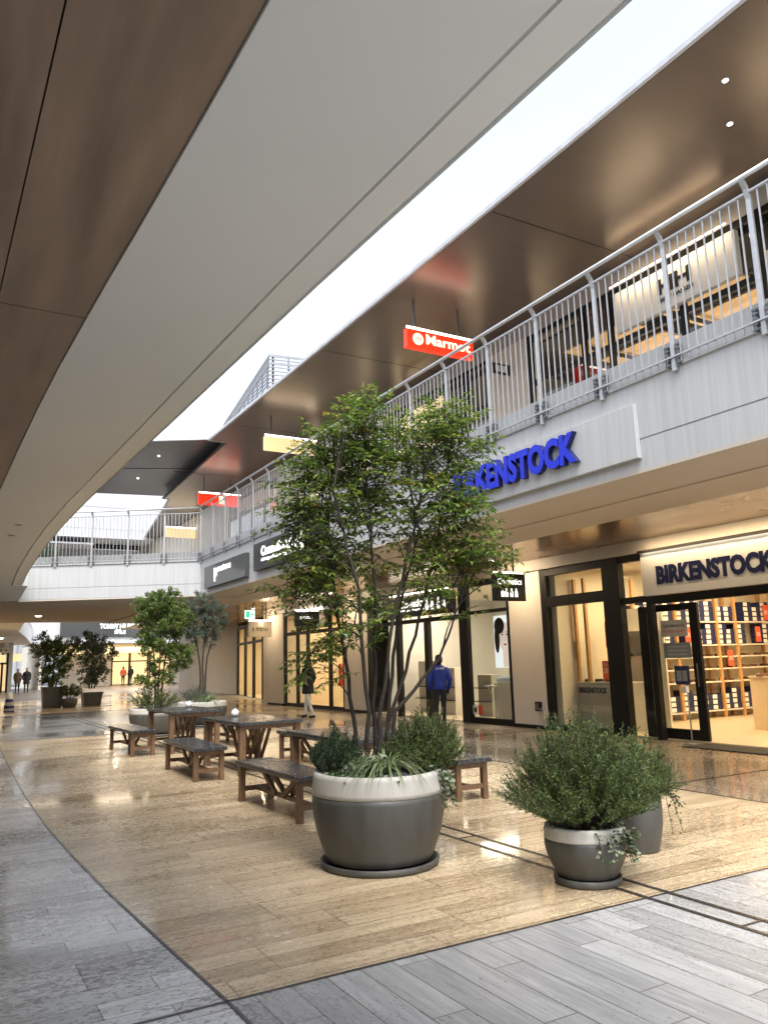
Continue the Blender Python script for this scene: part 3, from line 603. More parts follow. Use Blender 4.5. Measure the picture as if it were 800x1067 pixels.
d = MB(); d.box(11.83, 11.89, 9.40, 9.58, 0, 2.43); d.box(11.83, 11.89, 10.55, 10.75, 0, 2.43); d.box(11.835, 11.885, 9.58, 10.55, 2.31, 2.43); d.box(11.835, 11.885, 9.58, 10.55, 0, .2)
do = d.build('sliding_door', 'black', ss); b = MB(); b.box(11.855, 11.865, 9.58, 10.55, .2, 2.31); b.build('glass', 'glass', do); b = MB(); b.box(11.8, 11.83, 9.47, 9.50, .95, 1.35); b.build('handle', 'chrome', do)
sg = thing('shop_sign', 'white lit sign board with large navy letters above the shoe shop doorway', 'sign', (11.5, 8, 2.6))
b = MB(); b.box(11.5, 11.62, 5.4, 10.28, 2.6, 3.41); b.build('board', 'signw', sg)
text('BIRKENSTOCK', sg, 'navytxt', (11.498, 9.93, 2.78), YM, 2.36, .345, .014, .05, sidemat='navytxt', space=1.02)
b = MB(); b.box(11.45, 11.47, 5.4, 10.2, 3.415, 3.428); b.build('lamp_bar', 'tube', sg); b = MB(); b.box(11.42, 11.44, 5.4, 10.28, 3.385, 3.44); b.box(11.44, 11.56, 5.4, 10.28, 3.43, 3.44); b.build('lamp_hood', 'black', sg)
area('sign_light', (11.25, 7.8, 3.52), .05, 14, (1, .75, .45), (0, radians(-35), 0), 4.8)
b = MB(); b.box(11.0, 11.62, 4, 9.3, .004, .016); tag(b.build('door_mat', 'matd'), 'dark brown entrance mat lying in front of the shoe shop doorway', 'mat')
# interior
ib = MB(); ib.box(11.8, 20, 12.98, 13.27, 0, 3.6); ib.box(19.9, 20, 2, 13, 0, 3.6); ib.box(11.8, 20, 1.8, 2, 0, 3.6); wl = ib.build('shop_interior_wall', 'inwall', ss)
b = MB(); b.box(11.76, 19.9, 2, 12.98, 0, .02); b.build('shop_floor', 'infloor', ss)
b = MB(); b.box(11.8, 19.9, 2, 12.98, 3.45, 3.5); b.build('shop_ceiling', 'inceil', ss)
for x, y in ((13.3, 11.2), (13.3, 7.5), (16.3, 11.0), (16.3, 7.5)): area('shop_ceiling_light', (x, y, 3.38), 1.6, 46, (1, .74, .42))
ZR = [.20, .86, 1.16, 1.44, 1.72, 2.27, 2.86]
LAD = [12.25, 13.7, 15.05, 16.5, 17.2, 18.65]
for i, x in enumerate(LAD):
    l = tag(MB().box(x-.035, x+.035, 12.55, 12.62, 0, 3.2).box(x-.035, x+.035, 12.86, 12.93, 0, 3.2).build('shelf_upright', 'oak', bevel=.004), 'oak shelf upright on the shoe shop side wall, %s from the window' % ['first', 'second', 'third', 'fourth', 'fifth', 'sixth'][i], 'shelf upright')
for i, (a, c) in enumerate(zip(LAD[1:-1], LAD[2:])):
    su = thing('wall_shelf', 'pale wall shelving bay with navy boxes, bay %s' % ['between second and third oak uprights', 'between third and fourth oak uprights', 'narrow one between fourth and fifth oak uprights', 'between fifth and sixth oak uprights'][i], 'shelving', (a, 12.8, 0))
    for z in ZR[:-1]:
        b = MB(); b.box(a+.037, c-.037, 12.56, 12.96, z-.03, z); b.build('shelf', 'shelf', su)
BX = MB(); BX.box(-.16, .16, 0, .32, 0, .118); BX.box(-.155, .0, -.004, 0, .015, .105, 1)
bxo = BX.build('shoe_box', ['navy', 'card']); tag(bxo, 'navy shoe box with white end label stacked on the shoe shop wall shelves', 'shoe box', 'stacked shoe boxes on the wall shelves')
first = True; nb = 0
def put(o, first, loc, rz=0, label=None):
    c = o if first else o.copy()
    if not first: C.objects.link(c)
    c.location = loc; c.rotation_euler = (0, 0, rz)
    if label: c['label'] = label
    return c
rr = random.Random(3)
ORD = ['first', 'second', 'third', 'fourth', 'fifth', 'sixth', 'seventh', 'eighth', 'ninth', 'tenth', 'eleventh', 'twelfth']
for a, c in zip(LAD[1:-1], LAD[2:]):
    if c-a < 1: cols = 2
    else: cols = 4
    for k, z in enumerate(ZR[:-1]):
        if k in (1, 2, 3): continue
        rows = 4
        for j in range(cols):
            x = a+.06+(c-a-.12)*(j+.5)/cols; hgt = rows-(rr.random() < .35)
            if k > 0 and rr.random() < .12: continue
            for r_ in range(hgt):
                put(bxo, first, (x+rr.uniform(-.005, .005), 12.60, z+.002+r_*.122), rr.uniform(-.04, .04), '%s navy box up, %s stack from left, %s shelf, %s wall bay from window' % (ORD[r_], ORD[j], {0: 'bottom', 4: 'upper', 5: 'top'}[k], ORD[LAD.index(a)-1])); first = False; nb += 1
def shoe_mb(m='shoe'):
    b = MB(); n = 9; L = .26
    for i in range(n-1): pass
    prof = [(0, .030, .055), (.04, .036, .06), (.09, .034, .05), (.14, .040, .055), (.19, .046, .06), (.235, .038, .045), (.26, .012, .02)]
    v = []; 
    for x, hw, h in prof: v += [(-hw, x, 0), (-hw, x, .025), (-hw*.8, x, h), (hw*.8, x, h), (hw, x, .025), (hw, x, 0)]
    f = []
    for i in range(len(prof)-1):
        for j in range(6): f.append((i*6+j, i*6+(j+1) % 6, (i+1)*6+(j+1) % 6, (i+1)*6+j))
    f += [tuple(range(6))[::-1], tuple((len(prof)-1)*6+j for j in range(6))]
    b.add(v, f); return b
sh = shoe_mb(); sho = sh.build('sandal', 'shoe', smooth=False); tag(sho, 'leather sandal displayed on the pale shoe shop wall shelves', 'sandal', 'sandals on the wall shelves'); fs = True
for a, c in zip(LAD[1:-1], LAD[2:]):
    for z in (ZR[1], ZR[2], ZR[3]):
        for j in range(5 if c-a > 1 else 2):
            if rr.random() < .15: continue
            k_ = 5 if c-a > 1 else 2
            put(sho, fs, (a+.12+(c-a-.2)*(j+.4)/k_, 12.62, z), rr.uniform(-.3, .3), '%s sandal from left on the %s open shelf, %s wall bay from window' % (ORD[j], {ZR[1]: 'lower', ZR[2]: 'middle', ZR[3]: 'higher'}[z], ORD[LAD.index(a)-1])); fs = False
for i, (x, z) in enumerate(((15.3, 1.76), (16.75, 1.2), (17.9, 1.76), (18.3, 2.3))):
    s = thing('sale_card', 'red sale card on the wall shelf, %s' % ['leftmost, above the notices on the door', 'beside the narrow bay', 'among boxes right of the narrow bay', 'topmost at far right'][i], 'sale card', (x, 12.6, z))
    b = MB(); b.box(x, x+.2, 12.54, 12.55, z, z+.38); b.build('card', 'red', s); text('50%', s, 'redtxt', (x+.03, 12.538, z+.14), XP, .14, .1, .002, .01)
cn_ = thing('display_counter', 'pale box counter with a dark shoe on top inside the shoe shop', 'counter', (14.7, 9.0, 0))
b = MB(); b.box(14.2, 15.4, 8.0, 10.2, .02, 1.02); b.build('body', 'counter', cn_, bevel=.006); b = MB(); b.box(14.18, 15.42, 7.98, 10.22, 1.02, 1.05); b.build('top', 'counter', cn_)
for i, (x, y, m) in enumerate(((14.35, 9.9, 'shoe'), (14.4, 9.4, 'shoed'), (14.35, 9.0, 'shoe'))):
    o = shoe_mb().build('shoe', m); o.location = (x, y, 1.05); o.rotation_euler = (0, 0, 1.3); tag(o, '%s on the counter of the shoe shop' % ['brown clog at the left end', 'black clog in the middle', 'brown sandal furthest right'][i], 'shoe')
# window display
pl = thing('display_plinth', 'grey display plinth with navy brand lettering in the shoe shop window', 'plinth', (12.4, 12.5, 0))
b = MB(); b.box(12.2, 12.7, 11.55, 13.0-.1, .02, .97); b.build('body', 'plinth', pl, bevel=.005); b = MB(); b.box(12.18, 12.72, 11.53, 12.92, .97, .99); b.build('top', 'shelf', pl)
text('BIRKENSTOCK', pl, 'navytxt', (12.195, 12.88, .76), YM, .80, .12, .006, .03)
for i, y in enumerate((12.75, 12.45, 12.15, 11.85)):
    o = shoe_mb().build('sandal', ['shoe', 'shoed'][i % 2]); o.location = (12.28, y, .99); o.rotation_euler = (0, 0, -1.3); tag(o, '%s sandal on the grey window plinth, %s' % (['tan', 'black'][i % 2], ['leftmost', 'second from left', 'right of the red card', 'rightmost'][i]), 'sandal')
s = thing('sale_card', 'upright red sale card standing among sandals on the window plinth', 'sale card', (12.3, 12.3, .99))
b = MB(); b.box(12.36, 12.375, 12.05, 12.32, .99, 1.42); b.build('card', 'red', s); text('50%', s, 'redtxt', (12.358, 12.28, 1.16), YM, .2, .12, .002, .012); text('SALE', s, 'redtxt', (12.358, 12.28, 1.31), YM, .2, .06, .002, .012, 'small_lettering')
wd_ = thing('window_shelf', 'pale window back shelf holding two foot forms above the plinth', 'shelf', (13, 12.0, 0))
b = MB(); b.box(13.0, 13.05, 11.2, 12.5, .02, 2.5); b.build('back_panel', 'shelf', wd_); b = MB(); b.box(12.75, 13.0, 11.3, 12.3, 1.48, 1.5); b.box(12.75, 13.0, 11.3, 12.3, 2.0, 2.02); b.build('shelf', 'shelf', wd_)
for i, y in enumerate((12.05, 11.55)):
    s = thing('foot_form', '%s grey leg form wearing a sandal on the window shelf' % ['left', 'right'][i], 'display form', (12.87, y, 1.5))
    b = MB(); b.lathe([(.07, .05), (.06, .12), (.085, .25), (.09, .36), (.075, .42), (.001, .425)], (12.87, y, 1.5), 16); b.build('leg_form', 'plinth', s, True)
    b = shoe_mb(); b.v = [(12.80+v[1]*.8-.02, y+v[0], 1.502+v[2]) for v in b.v]; b.build('sandal', 'shoed', s)
b = MB(); b.box(12.15, 12.2, 12.965, 12.975, .9, 1.3); 
for i, (x, z) in enumerate(((12.2, 1.5), (12.3, .95))):
    s = thing('wall_notice', 'small pale paper notice on the window side wall, %s one' % ['upper', 'lower'][i], 'notice', (x, 12.96, z)); b = MB(); b.box(x, x+.2, 12.955, 12.965, z, z+.35); b.build('sheet', 'paper', s)
    b = MB()
    for k in range(5): b.box(x+.04, x+.16, 12.952, 12.955, z+.05+k*.055, z+.062+k*.055)
    b.build('printed_line', 'paperg', s)
s = thing('banner', 'narrow red vertical banner with pale letters inside the window', 'banner', (12.9, 12.9, 1.7)); b = MB(); b.box(12.95, 12.97, 12.55, 12.75, 1.7, 2.25); b.build('cloth', 'red', s); 
b = MB()
for k in range(4): b.box(12.94, 12.95, 12.6, 12.7, 1.76+k*.12, 1.84+k*.12)
b.build('print', 'redtxt', s)
# notices on door
for nm, y0, y1, z0, z1, m, lab, tx in (('notice', 9.65, 10.25, 1.84, 2.14, 'paper', 'cream paper notice on the sliding door glass, upper one', True), ('notice', 9.62, 10.22, 1.45, 1.73, 'paperg', 'grey notice on the sliding door glass, lower one', False)):
    s = thing(nm, lab, 'notice', (11.83, y0, z0)); b = MB(); b.box(11.845, 11.85, y0, y1, z0, z1); b.build('sheet', m, s)
    if tx:
        text('CUSTOMER NOTICE', s, 'signblack', (11.844, y1-.06, z1-.13), YM, .48, .05, .002); text('PLEASE READ', s, 'red', (11.844, y1-.06, z0+.07), YM, .48, .05, .002, 0, 'red_lettering')
    else:
        b = MB()
        for k in range(3): b.box(11.842, 11.845, y0+.06, y1-.08, z0+.06+k*.07, z0+.075+k*.07)
        b.build('printed_line', 'paper', s)
s = thing('floor_stand', 'slim sign stand with navy notice and sanitiser beside the sliding door', 'stand', (11.45, 9.45, 0))
b = MB(); b.lathe([(.14, 0), (.14, .012), (.02, .02)], (11.45, 9.45, 0), 20); b.build('base', 'steeld', s, True); b = MB(); b.tube([(11.45, 9.45, .01), (11.45, 9.45, 1.0)], .012, 8); b.build('pole', 'chrome', s)
b = MB(); b.box(11.42, 11.44, 9.36, 9.66, 1.0, 1.32); b.build('notice_board', 'navy', s); b = MB(); b.box(11.415, 11.42, 9.4, 9.5, 1.06, 1.24); b.box(11.415, 11.42, 9.52, 9.62, 1.06, 1.24); b.build('notice_paper', 'paperg', s)
b = MB(); b.box(11.38, 11.46, 9.42, 9.52, .86, .97); b.build('dispenser', 'plastic', s, bevel=.01)
s = thing('wall_box', 'small black socket box low on the beige pier beside the shoe shop', 'socket', (11.62, 13.6, .4)); b = MB(); b.box(11.56, 11.64, 13.47, 13.62, .38, .58); b.build('body', 'black', s, bevel=.008); b = MB(); b.box(11.555, 11.56, 13.49, 13.6, .41, .55); b.build('cover', 'steeld', s)
s = MB(); pts = [(11.58, 13.5-.02*i, .34-.004*i*i/8+.13*sin(i*.35)) for i in range(13)]
s.tube([(x, y, max(z, .02)) for x, y, z in pts], .006, 5); tag(s.build('cable', 'plastic'), 'thin white cable drooping under the black socket box', 'cable')

for i, y in enumerate((13.9, 22.1, 28.9)):
    d = thing('downlight', 'small warm downlight in the bronze soffit by the %s pier' % ['nearest', 'middle', 'farthest'][i], 'ceiling light', (10.8, y, 3.66))
    b = MB(); b.lathe([(.001, 0), (.05, 0), (.055, .012), (.001, .012)], (10.8, y, 3.655), 16); b.build('lens', 'dl', d)
    area('downlight_light', (10.8, y, 3.64), .15, 14, (1, .76, .5), (0, radians(-25), 0))
# --- cosmetics shop (14.45 - 21.3)
cs = thing('shopfront', 'cosmetics shop front with black frames, glass window and bright white interior behind the tree', 'shopfront', (11.7, 18, 0))
b = MB(); b.box(11.64, 11.76, 14.42, 14.52, 0, 3.43); b.box(11.64, 11.76, 16.1, 16.45, 0, 3.43); b.box(11.645, 11.755, 14.52, 16.1, 0, .14); b.box(11.645, 11.755, 14.52, 16.1, 2.62, 2.7); b.box(11.645, 11.755, 14.52, 16.1, 3.3, 3.43)
b.box(11.64, 11.76, 17.9, 18.1, 0, 2.6); b.box(11.64, 11.76, 19.4, 19.6, 0, 3.43); b.box(11.645, 11.755, 16.45, 19.4, 2.55, 2.66); b.box(11.645, 11.755, 19.6, 21.2, 2.55, 2.66); b.box(11.64, 11.76, 21.2, 21.3, 0, 3.43); b.box(11.645, 11.755, 16.45, 21.2, 3.36, 3.43)
b.build('frame', 'black', cs)
pane(cs, 11.7, 14.52, 16.1, .14, 2.62); pane(cs, 11.7, 14.52, 16.1, 2.7, 3.3); pane(cs, 11.7, 19.6, 21.2, 0, 2.55)
b = MB(); b.box(11.8, 19.5, 13.28, 13.35, 0, 3.5); b.box(16.5, 16.6, 13.35, 21.3, 0, 3.5); b.box(11.8, 16.5, 21.3, 21.36, 0, 3.5); b.build('shop_interior_wall', 'white', cs)
b = MB(); b.box(11.76, 16.5, 13.4, 21.3, 0, .02); b.build('shop_floor', 'infloor', cs); b = MB(); b.box(11.8, 16.5, 13.4, 21.3, 3.45, 3.5); b.build('shop_ceiling', 'inceil', cs)
for y in (15, 17.5, 20): area('shop_ceiling_light', (13.6, y, 3.38), 1.4, 34, (1, .86, .64))
s = thing('shop_sign', 'black sign board with white cosmetics lettering above the cosmetics shop door', 'sign', (11.55, 18, 2.7)); b = MB(); b.box(11.55, 11.62, 16.5, 21.1, 2.72, 3.28); b.build('board', 'signblack', s)
text('Cosmetics', s, 'lett', (11.545, 19.15, 2.98), YM, 1.25, .22, .01, .015); text('& Designer Fragrances', s, 'lett', (11.545, 19.15, 2.87), YM, 1.25, .07, .01, 0, 'small_lettering')
b = MB()
for i, y in enumerate((17.75, 17.5, 17.2, 16.95)):
    b.lathe([(.07, 0), (.09, .1), (.05, .2), (.03, .24), (.03, .3)], (0, 0, 0), 12)
    k = len(b.v)-60; b.v[k:] = [(11.545+v[0]*.08, y+v[1], 2.86+v[2]) for v in b.v[k:]]
b.build('bottle_emblem', 'lett', s); b = MB(); b.box(11.42, 11.46, 16.6, 19.5, 3.33, 3.36); b.build('lamp_bar', 'tube', s)
s = thing('hanging_sign', 'square black hanging sign with white lettering and bottle emblems beside the beige pier', 'sign', (10, 12.2, 2.7))
b = MB(); b.box(9.76, 10.56, 12.5, 12.6, 2.67, 3.22); b.build('panel', 'signblack', s, bevel=.006)
text('Cosmetics', s, 'lett', (9.84, 12.495, 3.0), XP, .62, .13, .004, .01)
b = MB()
for x in (9.85, 9.95, 10.08, 10.20):
    b.box(x+.07, x+.14, 12.49, 12.5, 2.75, 2.86); b.box(x+.09, x+.12, 12.49, 12.5, 2.86, 2.92)
b.build('bottle_emblem', 'lett', s)
b = MB(); b.tube([(9.78, 12.55, 3.25), (10.56, 12.55, 3.25)], .014, 8); b.build('lamp_bar', 'tube', s)
for x in (9.85, 10.3): b = MB(); b.beam((x, 12.55, 3.2), (x, 12.55, 3.67), .025, .025); b.build('hanger', 'black', s)
# poster: generic portrait advert
s = thing('poster', 'tall backlit portrait poster of a pale face in the cosmetics window', 'poster', (12.2, 14.9, 1.2))
em('poster_white', (.85, .9, .95), .28); MT['pw'] = bpy.data.materials['poster_white']; em('poster_skin', (.75, .62, .56), .25); MT['pskin'] = bpy.data.materials['poster_skin']
b = MB(); b.box(12.2, 12.26, 15.0, 15.75, 1.3, 2.57); b.build('board', 'pw', s)
def disc(b, y, z, ry, rz, x, n=24, a0=0): b.add([(x, y+ry*cos(2*pi*i/n), z+rz*sin(2*pi*i/n)) for i in range(n)], [tuple(range(n))[::-1]])
b = MB(); disc(b, 15.33, 2.05, .23, .36, 12.195); b.box(12.192, 12.197, 15.2, 15.42, 1.32, 1.75); b.build('face', 'pskin', s)
b = MB(); disc(b, 15.52, 2.32, .2, .2, 12.19); disc(b, 15.62, 2.0, .1, .34, 12.189); disc(b, 15.41, 2.1, .045, .016, 12.186); disc(b, 15.22, 2.1, .045, .016, 12.186); b.box(12.185, 12.187, 15.36, 15.46, 2.15, 2.163); b.box(12.185, 12.187, 15.17, 15.27, 2.15, 2.163); b.build('hair', 'hair', s)
b = MB(); disc(b, 15.31, 1.86, .06, .022, 12.186); b.build('lips', 'red', s)
s = thing('counter', 'pale counter with rows of small bottles in the cosmetics window', 'counter', (12.2, 15, 0)); b = MB(); b.box(12.12, 12.6, 15.0, 15.76, .02, .95); b.build('body', 'shelf', s, bevel=.005)
bt = MB(); bt.lathe([(.022, 0), (.024, .1), (.01, .12), (.01, .16), (.001, .165)], (0, 0, 0), 10); bto = bt.build('bottle', 'cbottle', smooth=True); tag(bto, 'small pale bottle standing on the cosmetics window counter', 'bottle', 'bottles on the cosmetics counter'); f_ = True
for i in range(12):
    for j in range(2): put(bto, f_, (12.18+.12*j, 15.03+.06*i, .95), 0, 'small pale bottle in the %s row, %s from the right, on the cosmetics window counter' % (['front', 'back'][j], ORD[i])); f_ = False
s = thing('display_cabinet', 'lit glass cabinet of cosmetics behind the window', 'cabinet', (14, 16, 0)); b = MB(); b.box(13.9, 14.3, 15.2, 17.4, .1, 2.3); b.build('body', 'shelf', s)
for k, z in enumerate((.8, 1.2, 1.6, 2.0)): b = MB(); b.box(13.7, 13.9, 15.2, 17.4, z, z+.02); b.build('shelf', 'shelf', s)
gg = 0
for k, z in enumerate((.82, 1.22, 1.62)):
    for i in range(9):
        c = bto.copy(); C.objects.link(c); c.location = (13.78, 15.4+.22*i, z); c.scale = (1.4, 1.4, 1.3); c['label'] = 'small bottle, %s from the right, on the %s shelf of the cosmetics cabinet' % (ORD[i], ['lower', 'middle', 'upper'][k]); c['group'] = 'bottles on the cabinet shelves'
s = thing('folding_stool', 'white folding stool in the cosmetics window', 'stool', (12.2, 15.8, 0))
b = MB(); b.beam((12.1, 15.65, .14), (12.3, 15.95, .85), .02, .02); b.build('leg', 'plastic', s); b = MB(); b.beam((12.3, 15.62, .14), (12.1, 15.98, .85), .02, .02); b.build('leg', 'plastic', s); b = MB(); b.box(12.0, 12.4, 15.6, 16.0, .85, .88); b.build('seat', 'plastic', s)
s = thing('window_sticker', 'square white and red stickers low on the cosmetics window glass', 'sticker', (11.68, 15.9, .25)); b = MB(); b.box(11.685, 11.69, 15.88, 16.06, .2, .42); b.build('white_sticker', 'card', s); b = MB(); b.box(11.685, 11.69, 15.68, 15.86, .2, .42); b.build('red_sticker', 'red', s)
b = MB(); b.box(11.681, 11.685, 15.92, 16.02, .26, .36); b.build('pictogram', 'signblack', s)
for i, (x, y, hh, ww, m) in enumerate(((13.2, 17.3, 1.1, .6, 'plinth'), (13.0, 18.8, 1.3, .8, 'shelf'), (13.3, 20.3, 1.5, .9, 'shelf'))):
    s = thing('display_stand', 'pale product stand %s inside the cosmetics shop' % ['near the doorway', 'behind the tree stems', 'behind the left pane'][i], 'display stand', (x, y, 0))
    b = MB(); b.box(x-.2, x+.2, y-ww/2, y+ww/2, .02, hh); b.build('body', m, s)
    for k in range(2): b = MB(); b.box(x-.35, x-.2, y-ww/2, y+ww/2, .4+.35*k, .42+.35*k); b.build('shelf', 'black', s)
# --- lingerie-like shop (22.9 - 27.9)
ps = thing('shopfront', 'clothing shop front with warm window and dark sign left of the pale pier', 'shopfront', (11.7, 25, 0))
ysf = [22.95, 24.0, 25.8, 26.7, 27.85]
mullions(ps, 11.7, 22.9, 27.9, 0, 3.43, ysf, [.06, 2.62, 3.38], t=.12, d=.1)
for a, c in ((22.95, 24), (25.8, 26.7), (26.7, 27.85)): pane(ps, 11.7, a+.06, c-.06, .12, 2.55)
b = MB(); b.box(16.5, 16.6, 22, 40, 0, 3.5); b.box(11.8, 16.5, 22.0, 22.1, 0, 3.5); b.box(11.8, 16.5, 28, 28.1, 0, 3.5); b.build('shop_interior_wall', 'inwall', ps)
b = MB(); b.box(11.76, 16.5, 22.1, 28, 0, .02); b.build('shop_floor', 'infloor', ps); b = MB(); b.box(11.8, 16.5, 22.1, 28, 3.45, 3.5); b.build('shop_ceiling', 'inceil', ps)
area('shop_ceiling_light', (13.6, 25, 3.38), 2, 75, (1, .74, .42), sy=4)
s = thing('shop_sign', 'dark sign board with white lettering over the clothing shop door', 'sign', (11.5, 25, 3)); b = MB(); b.box(11.5, 11.62, 24.0, 26.0, 2.72, 3.3); b.build('board', 'signblack', s)
text('poutou', s, 'lett', (11.495, 25.7, 2.95), YM, .9, .25, .01, .01); b = MB(); b.box(11.44, 11.5, 24.1, 26.3, 3.33, 3.40); b.build('lamp_bar', 'tube', s)
s = thing('hanging_sign', 'dark hanging sign in front of the clothing shop half hidden by tree leaves', 'sign', (10, 22.6, 2.7)); b = MB(); b.box(9.65, 10.45, 22.2, 22.3, 2.65, 3.1); b.build('panel', 'signblack', s); text('poutou', s, 'lett', (9.8, 22.19, 2.85), XP, .45, .12, .004, .01); b = MB(); b.tube([(9.65, 22.25, 3.14), (10.45, 22.25, 3.14)], .014, 8); b.build('lamp_bar', 'tube', s)
for x in (9.8, 10.3): b = MB(); b.beam((x, 22.25, 3.1), (x, 22.25, 3.67), .025, .025); b.build('hanger', 'black', s)
for i in range(6):
    y = 23.2+.75*i; x = 13.2; c_ = ['red', 'tan_coat', 'card', 'trouserd', 'red', 'cream'][i]
    o = MB().lathe([(.03, 1.5), (.16, 1.45), (.15, 1.2), (.13, .95), (.22, .7), (.2, .68)], (x, y, 0), 14, sx=.6).build('hanging_garment', c_, smooth=True)
    tag(o, '%s garment on show in the clothing shop window, %s' % (['red', 'tan', 'white', 'dark', 'crimson', 'cream'][i], ['nearest the pier', 'second from the pier', 'in the middle', 'left of the middle', 'second from far end', 'at the far end'][i]), 'garment')
# --- corner shop beyond the column
ks = thing('shopfront', 'far warm lit shop front with black framed door beyond the beige column', 'shopfront', (12.2, 32, 0))
def kx(y): return 12.3+(y-29.9)*.19
b = MB()
yk = [29.95, 31.4, 33.4, 35.8, 38.2, 40.6]
for y in yk: b.box(kx(y)-.05, kx(y)+.05, y-.09, y+.09, 0, 3.45)
for y0, y1 in zip(yk[:-1], yk[1:]):
    b.beam((kx(y0), y0, 2.6), (kx(y1), y1, 2.6), .08, .12); b.beam((kx(y0), y0, 3.4), (kx(y1), y1, 3.4), .08, .12)
b.build('frame', 'black', ks)
for y0, y1 in zip(yk[:-1], yk[1:]):
    b = MB(); b.add([(kx(y0), y0, 0), (kx(y1), y1, 0), (kx(y1), y1, 3.4), (kx(y0), y0, 3.4)], [(0, 1, 2, 3)]); b.build('window_pane', 'glass', ks)
b = MB(); b.box(12.1, 17, 28.2, 28.3, 0, 3.5); b.box(14.4, 19, 40.7, 40.8, 0, 3.5); b.box(18.9, 19, 29, 40.7, 0, 3.5); b.build('shop_interior_wall', 'inwall', ks); b = MB(); b.prism([(12.3, 29.9), (18.9, 29.9), (18.9, 40.7), (14.4, 40.7)], 0.001, .02); b.build('shop_floor', 'infloor', ks)
b = MB(); b.prism([(12.3, 28.3), (18.9, 28.3), (18.9, 40.7), (14.4, 40.7)], 3.5, 3.55); b.build('shop_ceiling', 'inceil', ks)
area('shop_ceiling_light', (15.2, 35, 3.4), 2, 140, (1, .74, .42), sy=6)
b = MB(); b.box(14.35, 15.5, 40.81, 52, 0, 3.66); b.build('end_wall', 'wall', ks)
for i, y in enumerate((30.7, 32.6, 34.4)):
    o = MB().lathe([(.03, 1.6), (.17, 1.52), (.16, 1.2), (.14, .95), (.3, .3), (.28, .28)], (13.4+.5*i, y+1, 0), 14, sx=.6).build('hanging_garment', ['cream', 'trouserd', 'tan_coat'][i], smooth=True)
    tag(o, '%s long garment in the far warm lit shop' % ['cream', 'black', 'camel'][i], 'garment')
s = thing('hanging_sign', 'cream lit hanging sign with dark script in front of the far column', 'sign', (10.6, 27.5, 2.6)); b = MB(); b.box(9.92, 10.8, 27.0, 27.12, 2.52, 3.06); b.build('panel', 'cream', s, bevel=.006); text('a mano', s, 'signblack', (10.05, 26.99, 2.72), XP, .6, .13, .004, 0); b = MB(); b.tube([(9.92, 27.0, 3.1), (10.8, 27.0, 3.1)], .016, 8); b.build('lamp_bar', 'tube', s)
for x in (10.1, 10.6): b = MB(); b.beam((x, 27.06, 3.06), (x, 27.06, 3.67), .025, .025); b.build('hanger', 'black', s)
area('sign_light', (10.4, 26.7, 3.2), .05, 4, (1, .75, .45), (radians(-25), 0, 0), .9)
s = thing('exit_sign', 'small green and white emergency exit sign hanging from the bronze soffit', 'exit sign', (9.5, 26, 3.1)); b = MB(); b.box(9.42, 9.78, 26.0, 26.06, 3.1, 3.4); b.build('panel', 'exitw', s); b = MB(); b.box(9.46, 9.58, 25.99, 26, 3.15, 3.35); b.beam((9.62, 25.99, 3.25), (9.74, 25.99, 3.25), .01, .05); b.build('pictogram', 'exitg', s); b = MB(); b.box(9.58, 9.6, 26.02, 26.04, 3.4, 3.67); b.build('hanger', 'steeld', s)
# --- fascia signs
s = thing('shop_sign', 'big raised cobalt blue letters on a white panel across the balcony front', 'sign', (6.95, 8, 3.8))
b = MB(); b.box(6.93, 6.998, 6.1, 10.6, 3.77, 4.42); b.build('panel', 'fascia', s, bevel=.004)
text('BIRKENSTOCK', s, 'blue', (6.93, 9.66, 3.93), YM, 2.66, .41, .08, .05, sidemat='blued', space=1.02)
s = thing('shop_sign', 'black balcony sign with white cosmetics lettering and bottle emblems left of the tree', 'sign', (6.95, 16.6, 3.8)); b = MB(); b.box(6.88, 6.998, 14.3, 18.42, 3.82, 4.49); b.build('board', 'signblack', s, bevel=.005)
text('Cosmetics', s, 'lett', (6.875, 17.85, 4.13), YM, 1.45, .24, .015, .02); text('& Designer Fragrances', s, 'lett', (6.875, 17.85, 3.98), YM, 1.4, .1, .01, .004, 'small_lettering')
b = MB()
for i, (y, wz) in enumerate(((16.32, .3), (16.05, .42), (15.72, .3), (15.45, .4))):
    b.box(6.86, 6.88, y-.09, y+.09, 3.97, 3.97+wz*.7); b.box(6.86, 6.88, y-.035, y+.035, 3.97+wz*.7, 3.97+wz+.04)
b.build('bottle_emblem', 'lett', s)
s = thing('shop_sign', 'glossy dark grey balcony sign with faint white lettering at the footbridge corner', 'sign', (6.95, 20.7, 3.8)); b = MB(); b.box(6.88, 6.998, 19.02, 22.48, 3.76, 4.38); b.build('board', 'signgrey', s, bevel=.005)
text('poutou', s, 'lett', (6.875, 21.5, 4.06), YM, 1.35, .22, .015, .01); text('p', s, 'lett', (6.875, 21.5, 3.88), YM, .22, .36, .015, .02, 'large_letter')

